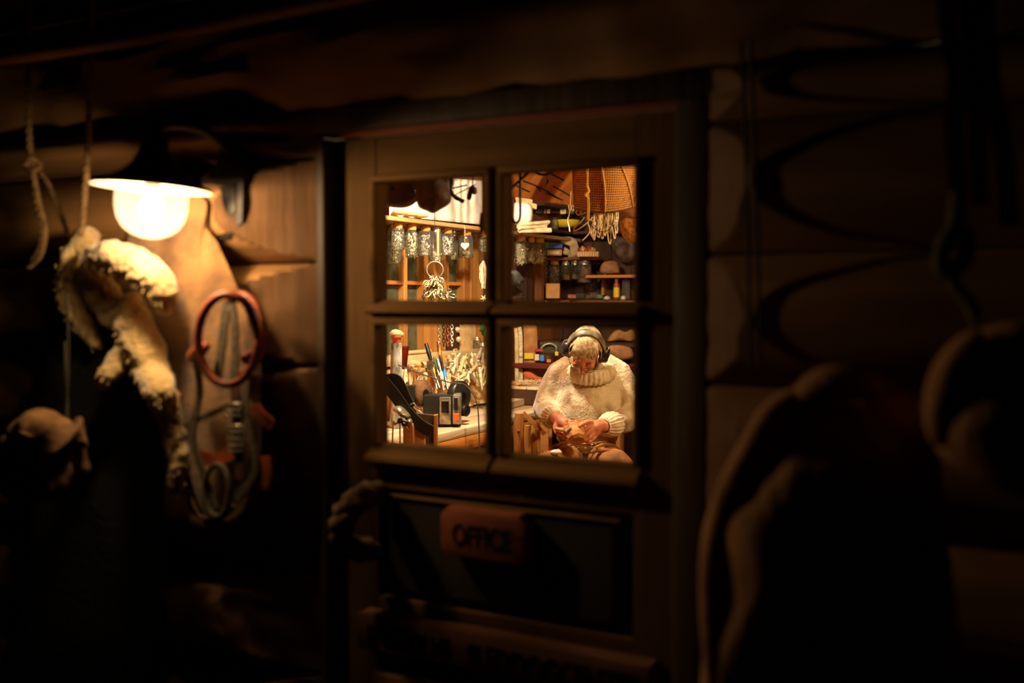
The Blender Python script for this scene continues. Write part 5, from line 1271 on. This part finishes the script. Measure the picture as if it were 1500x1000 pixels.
finger(mb, [mm(868,618,-.33), mm(860,618,-.37), mm(853,621,-.395), mm(849,624,-.40)], .0115, .009)
finger(mb, [mm(864,624,-.35), mm(857,629,-.39), mm(851,635,-.40), mm(848,638,-.395)], .0105, .008)
finger(mb, [mm(866,630,-.35), mm(860,636,-.385), mm(855,641,-.39), mm(851,643,-.38)], .0105, .008)
finger(mb, [mm(870,634,-.34), mm(864,641,-.37), mm(858,645,-.375), mm(854,646,-.37)], .010, .0078)
finger(mb, [mm(874,637,-.32), mm(869,643,-.345), mm(864,647,-.35), mm(860,648,-.345)], .009, .007)
body = mb.obj('body', M['skin'], person, ang=180); remesh(body, .0042, 2, .5)
# hair: scalp shell with combed strands falling over the forehead
mb = MB(); mb.ball(hd(0, .020, .042), (.081, .098, .090), 28, 20, RM)
cut = hd(0, -.052, .06)
bmesh.ops.bisect_plane(mb.bm, geom=mb.bm.verts[:]+mb.bm.edges[:]+mb.bm.faces[:], plane_co=hd(0, -.030, .045), plane_no=HR @ Vector((0, -.80, -.6)), clear_outer=True)
o = mb.obj('hair', M['hair'], person, ang=180); md = o.modifiers.new('thick', 'SOLIDIFY'); md.thickness = .006; md.offset = -1; displace(o, .012, .006)
mb = MB(); rr = random.Random(8)
for k in range(420):
    a = rr.uniform(-1, 1); x0 = a*.062
    if a > .0 and rr.random() < .88: continue          # bare reddish forehead on that side
    z0 = .118-.25*abs(x0)+rr.uniform(-.02,.008); L = rr.uniform(.35, 1)
    pts = [hd(x0*.5, .03, .128), hd(x0*.9, -.025, .122-.3*abs(x0)), hd(x0*1.05+rr.uniform(-.004,.004), -.066, .090-.25*abs(x0)), hd(x0*1.1-.006+rr.uniform(-.006,.006), -.084+.25*abs(x0), .055-.35*abs(x0)*0), hd(x0*1.1-.008+rr.uniform(-.01,.01), -.092+.25*abs(x0), .030)]
    pts = spline(pts, 4); pts = pts[:max(5, int(len(pts)*(.55+.45*L)))]
    mb.tube(pts, [.0022]*(len(pts)-1)+[.0008], 4)
for sx in (-1, 1):
    for k in range(60):
        y0 = rr.uniform(-.03, .05); pts = [hd(.060*sx, y0, .09), hd(.081*sx, y0, .05), hd(.084*sx, y0-.008, .015+rr.uniform(-.01,.01))]; mb.tube(spline(pts, 3), .0022, 4)
o = mb.obj('hair_strands', M['hair'], person); o['kind'] = 'stuff'
mb = MB()
for sx in (-1, 1):
    for k in range(26): 
        x0 = rr.uniform(.012, .048)*sx; p_ = hd(x0, -.088+.15*abs(x0)*.8, .030); mb.tube([p_, p_+HR @ Vector((.006*sx, -.005, .005))], .0014, 4)
for k in range(60): p_ = hd(rr.uniform(-.026,.026), -.096, -.052); mb.tube([p_, p_+HR @ Vector((rr.uniform(-.004,.004), -.004, -.012))], .0016, 4)
mb.obj('brows_and_moustache', M['hair'], person)
# --- sweater
chl = [[(mm(812,562,.05), .064), (mm(804,580,.04), .060), (el_l, .060), (mm(802,604,-.08), .056), (mm(806,610,-.17), .048)]]
chr_ = [[(mm(914,562,.05), .066), (mm(923,582,.03), .064), (el_r, .066), (mm(914,616,-.12), .060), (mm(900,621,-.20), .052)]]
chs = [
 [(mm(862,556,.05), .112), (mm(862,580,.03), .138), (mm(860,606,.01), .146), (mm(859,630,.0), .146), (mm(859,645,.02), .135)],
 [(mm(845,574,.02), .100), (mm(844,605,.0), .100), (mm(844,632,.0), .096)], [(mm(878,574,.02), .100), (mm(880,605,.0), .100), (mm(878,632,.0), .096)],
 [(mm(812,562,.05), .064), (mm(820,548,.05), .068), (mm(840,539,.05), .074), (mm(862,535,.06), .076), (mm(886,538,.05), .074), (mm(905,547,.05), .069), (mm(914,562,.05), .066)],
 [(mm(842,560,.03), .10), (mm(882,560,.03), .10)], *chl, *chr_]
sw = grp('sweater', chs, M['sweater'], .006, 20, 7, .5)
displace(sw, .14, .012); displace(sw, .012, .005)
# folds on the sleeves
for pts in ([(786,585,-.02),(796,592,-.07),(806,600,-.12)], [(788,600,-.06),(798,606,-.13),(808,606,-.17)], [(912,604,-.10),(916,616,-.17),(914,628,-.16)], [(900,607,-.18),(904,618,-.235),(902,630,-.22)], [(925,590,-.04),(918,600,-.09),(908,606,-.12)]):
    MB().tube(spline([mm(*p_) for p_ in pts], 6), [.012*math.sin(PI*(i+.8)/14.5) for i in range(13)], 8).obj('sleeve_fold', M['sweater'], person)
# rolled ribbed collar
def ribbed(name, c0, c1, r0, r1, n, depth, x_=None, sy=1.0, tilt=None):
    ax = (c1-c0).normalized(); u = frame_for(ax)[0] if x_ is None else (x_-ax*x_.dot(ax)).normalized(); v = ax.cross(u)
    mb = MB(); rings = []
    for j in range(9):
        q_ = j/8; c_ = c0.lerp(c1, q_); r = (r0+(r1-r0)*q_)+.010*math.sin(PI*q_); ring = []
        for k in range(n*4):
            a = 2*PI*k/(n*4); rr_ = r+depth*(.5+.5*math.cos(a*n)); ring.append(mb.bm.verts.new(c_+u*math.cos(a)*rr_+v*math.sin(a)*rr_*sy))
        rings.append(ring)
    N_ = n*4
    inn = [mb.bm.verts.new(c1+(p_.co-c1)*.72) for p_ in rings[-1]]; inn0 = [mb.bm.verts.new(c0+(p_.co-c0)*.72) for p_ in rings[0]]
    rings = [inn0]+rings+[inn]
    for A, B in zip(rings, rings[1:]):
        for k in range(N_): mb.faces([A[k], A[(k+1) % N_], B[(k+1) % N_], B[k]])
    return mb.obj(name, M['rib'], person, ang=180)
ribbed('collar', mm(866,552,-.01), mm(866,534,-.03), .108, .098, 30, .010, Vector((1,0,0)), .98)
ribbed('cuff', mm(806,610,-.165), wr_l.lerp(mm(817,616,-.28), .1), .046, .036, 20, .006)
ribbed('cuff', mm(901,620,-.195), wr_r.lerp(wr_l, -.02), .052, .039, 20, .006)
# hem
MB().tube([mm(859,644,.05)+Vector((.135*math.cos(a), .12*math.sin(a), .012*math.cos(2*a))) for a in [2*PI*i/40 for i in range(40)]], .016, 8, closed=True).obj('hem', M['rib'], person)
# trousers
tr = grp('trousers', [
 [(mm(859,672,.05), .125), (mm(859,655,.04), .10)],
 [(mm(838,676,.0), .105), (mm(815,682,-.22), .090), (mm(800,690,-.41), .082), (mm(802,745,-.41), .066), (mm(806,800,-.36), .062)],
 [(mm(880,676,.0), .105), (mm(894,680,-.22), .092), (mm(903,688,-.43), .084), (mm(900,745,-.42), .066), (mm(898,800,-.38), .062)]], M['trouser'], .007, 18, 6)
displace(tr, .09, .02); displace(tr, .03, .006)
for pts in ([(796,662,-.36),(812,654,-.26),(834,646,-.14)], [(810,668,-.42),(822,658,-.30),(838,652,-.20)], [(868,656,-.30),(885,651,-.24),(902,654,-.2)], [(862,664,-.36),(884,659,-.36),(906,663,-.34)], [(850,650,-.2),(870,650,-.18),(894,646,-.1)]):
    MB().tube(spline([mm(*p_) for p_ in pts], 6), [.009*math.sin(PI*(i+.8)/14.5) for i in range(13)], 8).obj('trouser_fold', M['trouser'], person)
for px, dy in ((806,-.36),(898,-.38)):
    P = mm(px, 800, dy); P.z = 0; mb = MB(); mb.ball(P+Vector((0, .03, .055)), (.05, .06, .055), 14, 10); mb.ball(P+Vector((0, -.09, .04)), (.048, .12, .04), 14, 10); mb.cyl(P+Vector((0,.02,.05)), P+Vector((0,.02,.22)), .056, n=14); mb.obj('boot', M['shoe'], person)
P = mm(859, 700, .08); 
st = thing('stool', 'wooden stool the carver sits on', 'stool', (MO+rgt*P.x+HF*P.y), YAW); zt = .40
MB().lathe([(.001, zt-.035), (.17, zt-.035), (.18, zt-.02), (.17, zt), (.001, zt)], n=28).obj('seat', M['orange'], st)
for a in range(4): MB().cyl((.12*math.cos(a*PI/2+.8), .12*math.sin(a*PI/2+.8), zt-.036), (.17*math.cos(a*PI/2+.8), .17*math.sin(a*PI/2+.8), 0), .016, .014, 10).obj('leg', M['orange'], st)

def worn(name, label, cat): return thing(name, label, cat, MO, YAW)
# --- ear defenders
t = worn('ear_defenders', 'dark ear defenders with a broad padded headband on the bent head', 'headphones')
band = []
for i in range(25):
    a = math.radians(-8+196*i/24); band.append(hd(.098*math.cos(a), .006+.014*math.sin(a), .012+.124*math.sin(a)))
MB().tube(band, [.0065]*25, 12, flat=3.0, up=HR @ Vector((0, 1, 0))).obj('headband', M['band'], t)
MB().tube([p_+(p_-hd(0,0,.02)).normalized()*-.006+HR @ Vector((0,.0,0)) for p_ in band[2:23]], [.0045]*21, 10, flat=3.2, up=HR @ Vector((0, 1, 0))).obj('padding', M['phones'], t)
for sx in (-1, 1):
    Rc = HR @ Matrix.Rotation(PI/2*sx, 3, 'Y')
    mb = MB(); mb.lathe([(.001, .034), (.026, .033), (.034, .026), (.037, .010), (.037, 0), (.001, 0)], hd(.086*sx, .004, -.010), 26, Rc @ Matrix.Diagonal((1.25, 1, 1))); mb.obj('ear_cup', M['phones'], t)
    mb = MB(); mb.lathe([(.030, .004), (.040, .002), (.041, -.008), (.034, -.013), (.024, -.010)], hd(.086*sx, .004, -.010), 26, Rc @ Matrix.Diagonal((1.25, 1, 1))); mb.obj('ear_cushion', M['dleather'], t)
    MB().tube(spline([hd(.104*sx, .012, .055), hd(.120*sx, .016, .030), hd(.126*sx, .010, .0), hd(.122*sx, .002, -.025)], 5), .0028, 6).obj('wire_bracket', M['steel'], t)
MB().tube(spline([hd(.106, -.02, .06), hd(.112, -.03, .075), hd(.118, -.02, .085), hd(.122, -.01, .070)], 5), .003, 6).obj('wire_loop', M['steel'], t)
# --- glasses, slid down the nose
t = worn('glasses', 'thin dark framed glasses low on the bowed nose', 'glasses')
for sx in (-1, 1):
    c_ = (.034*sx, -.113, -.012); lens = [hd(c_[0]+.027*math.cos(a), c_[1]+.010*abs(math.cos(a))*(1 if math.cos(a)*sx > 0 else 0), c_[2]+.018*math.sin(a)) for a in [2*PI*i/24 for i in range(24)]]
    MB().tube(lens, .0017, 6, closed=True).obj('rim', M['phones' if sx < 0 else 'brass'], t)
    mb = MB(); mb.faces([mb.bm.verts.new(p_) for p_ in lens]); mb.obj('lens', M['pane'], t)
    MB().tube([hd(.061*sx, -.106, -.008), hd(.078*sx, -.07, .0), hd(.080*sx, .0, .006)], .0017, 6).obj('temple_arm', M['phones'], t)
MB().tube(spline([hd(-.008, -.115, -.008), hd(0, -.120, -.004), hd(.008, -.115, -.008)], 4), .0017, 6).obj('bridge', M['brass'], t)
# --- the piece being carved and the knife
t = thing('carved_cup', 'half-carved wooden cup held in both hands', 'cup', MO, YAW)
c0, c1 = mm(846,646,-.40), mm(841,625,-.345); ax = (c1-c0).normalized(); Rq = Vector((0,0,1)).rotation_difference(ax).to_matrix(); hh = (c1-c0).length
mb = MB(); mb.lathe([(.001, 0), (.032, .0), (.044, .012), (.049, .03), (.050, hh), (.045, hh+.004), (.040, hh-.005), (.032, .03), (.001, .02)], c0, 9, Rq); o = mb.obj('cup_body', M['cup'], t, ang=20)
MB().tube([c1+Rq @ Vector((.046*math.cos(a), .046*math.sin(a), .002)) for a in [2*PI*i/24 for i in range(24)]], .004, 6, closed=True).obj('rim', M['cup'], t)
t = thing('carving_knife', 'short carving knife in the carver right hand against the cup', 'knife', MO, YAW)
MB().tube([mm(814,628,-.36), mm(826,630,-.385)], .010, 8).obj('handle', M['cup'], t); MB().ribbon([mm(826,630,-.385), mm(832,629,-.40), mm(837,626,-.405)], .010, .002, (0,-.5,1)).obj('blade', M['steel'], t)
t = thing('white_tissue', 'small crumpled white cloth lying on the trouser lap', 'cloth', MO, YAW)
mb = MB(); mb.ball(mm(815, 662, -.40), (.026, .02, .012), 16, 10); o = mb.obj('cloth', M['cloth'], t); displace(o, .02, .012)
# wood shavings on the sweater and lap
t = thing('wood_shavings', 'pale wood shavings scattered over the trouser lap', 'shavings', MO, YAW)
mb = MB(); rr = random.Random(21)
for k in range(50):
    px = rr.gauss(838 if k % 2 else 868, 12); py = rr.uniform(649, 664); c_ = mm(px, py, -.20-.012*(py-649)); L = rr.uniform(.002, .005); d = Vector((rr.gauss(0,1), rr.gauss(0,1), rr.gauss(0,.3))).normalized()*L
    mb.tube([c_-d, c_+d], .0011, 4)
o = mb.obj('shavings', M['bone'], t); o['kind'] = 'stuff'

# sawdust caught in the wool of the jumper
bpy.context.view_layer.update(); dgr = bpy.context.evaluated_depsgraph_get(); ev = sw.evaluated_get(dgr); mi_ = sw.matrix_world.inverted()
mb = MB(); rr = random.Random(31); Pi = person.matrix_world.inverted()
for k in range(420):
    tgt = at(rr.gauss(862, 22), rr.uniform(548, 640), d=4.9); o_ = mi_ @ CAM; d_ = (mi_ @ tgt)-o_
    hit, lc, nn, fi = ev.ray_cast(o_, d_.normalized())
    if not hit: continue
    c_ = Pi @ (sw.matrix_world @ lc); d = Vector((rr.gauss(0,1), rr.gauss(0,.4), rr.gauss(0,1))).normalized()*rr.uniform(.0012, .0035)
    mb.tube([c_-d, c_+d], .0010, 4)
o = mb.obj('sawdust', M['bone'], person); o['kind'] = 'stuff'
# lamps of the workshop, hung above the door's view
for P, lb in ((BENCH_LAMP, 'bare bulb hanging over the bench under the workshop ceiling'), (BACK_LAMP, 'bare bulb hanging near the back of the workshop')):
    t = thing('hanging_bulb', lb, 'lamp', P)
    MB().ball((0, 0, 0), (.028, .028, .035), 16, 12).obj('bulb', emit('lit workshop bulb', (1, .75, .45, 1), 30), t)
    MB().cyl((0, 0, .03), (0, 0, .075), .016, n=12).obj('socket', M['phones'], t); MB().cyl((0, 0, .07), (0, 0, CZ-P.z-.001), .003, n=6).obj('flex', M['phones'], t)
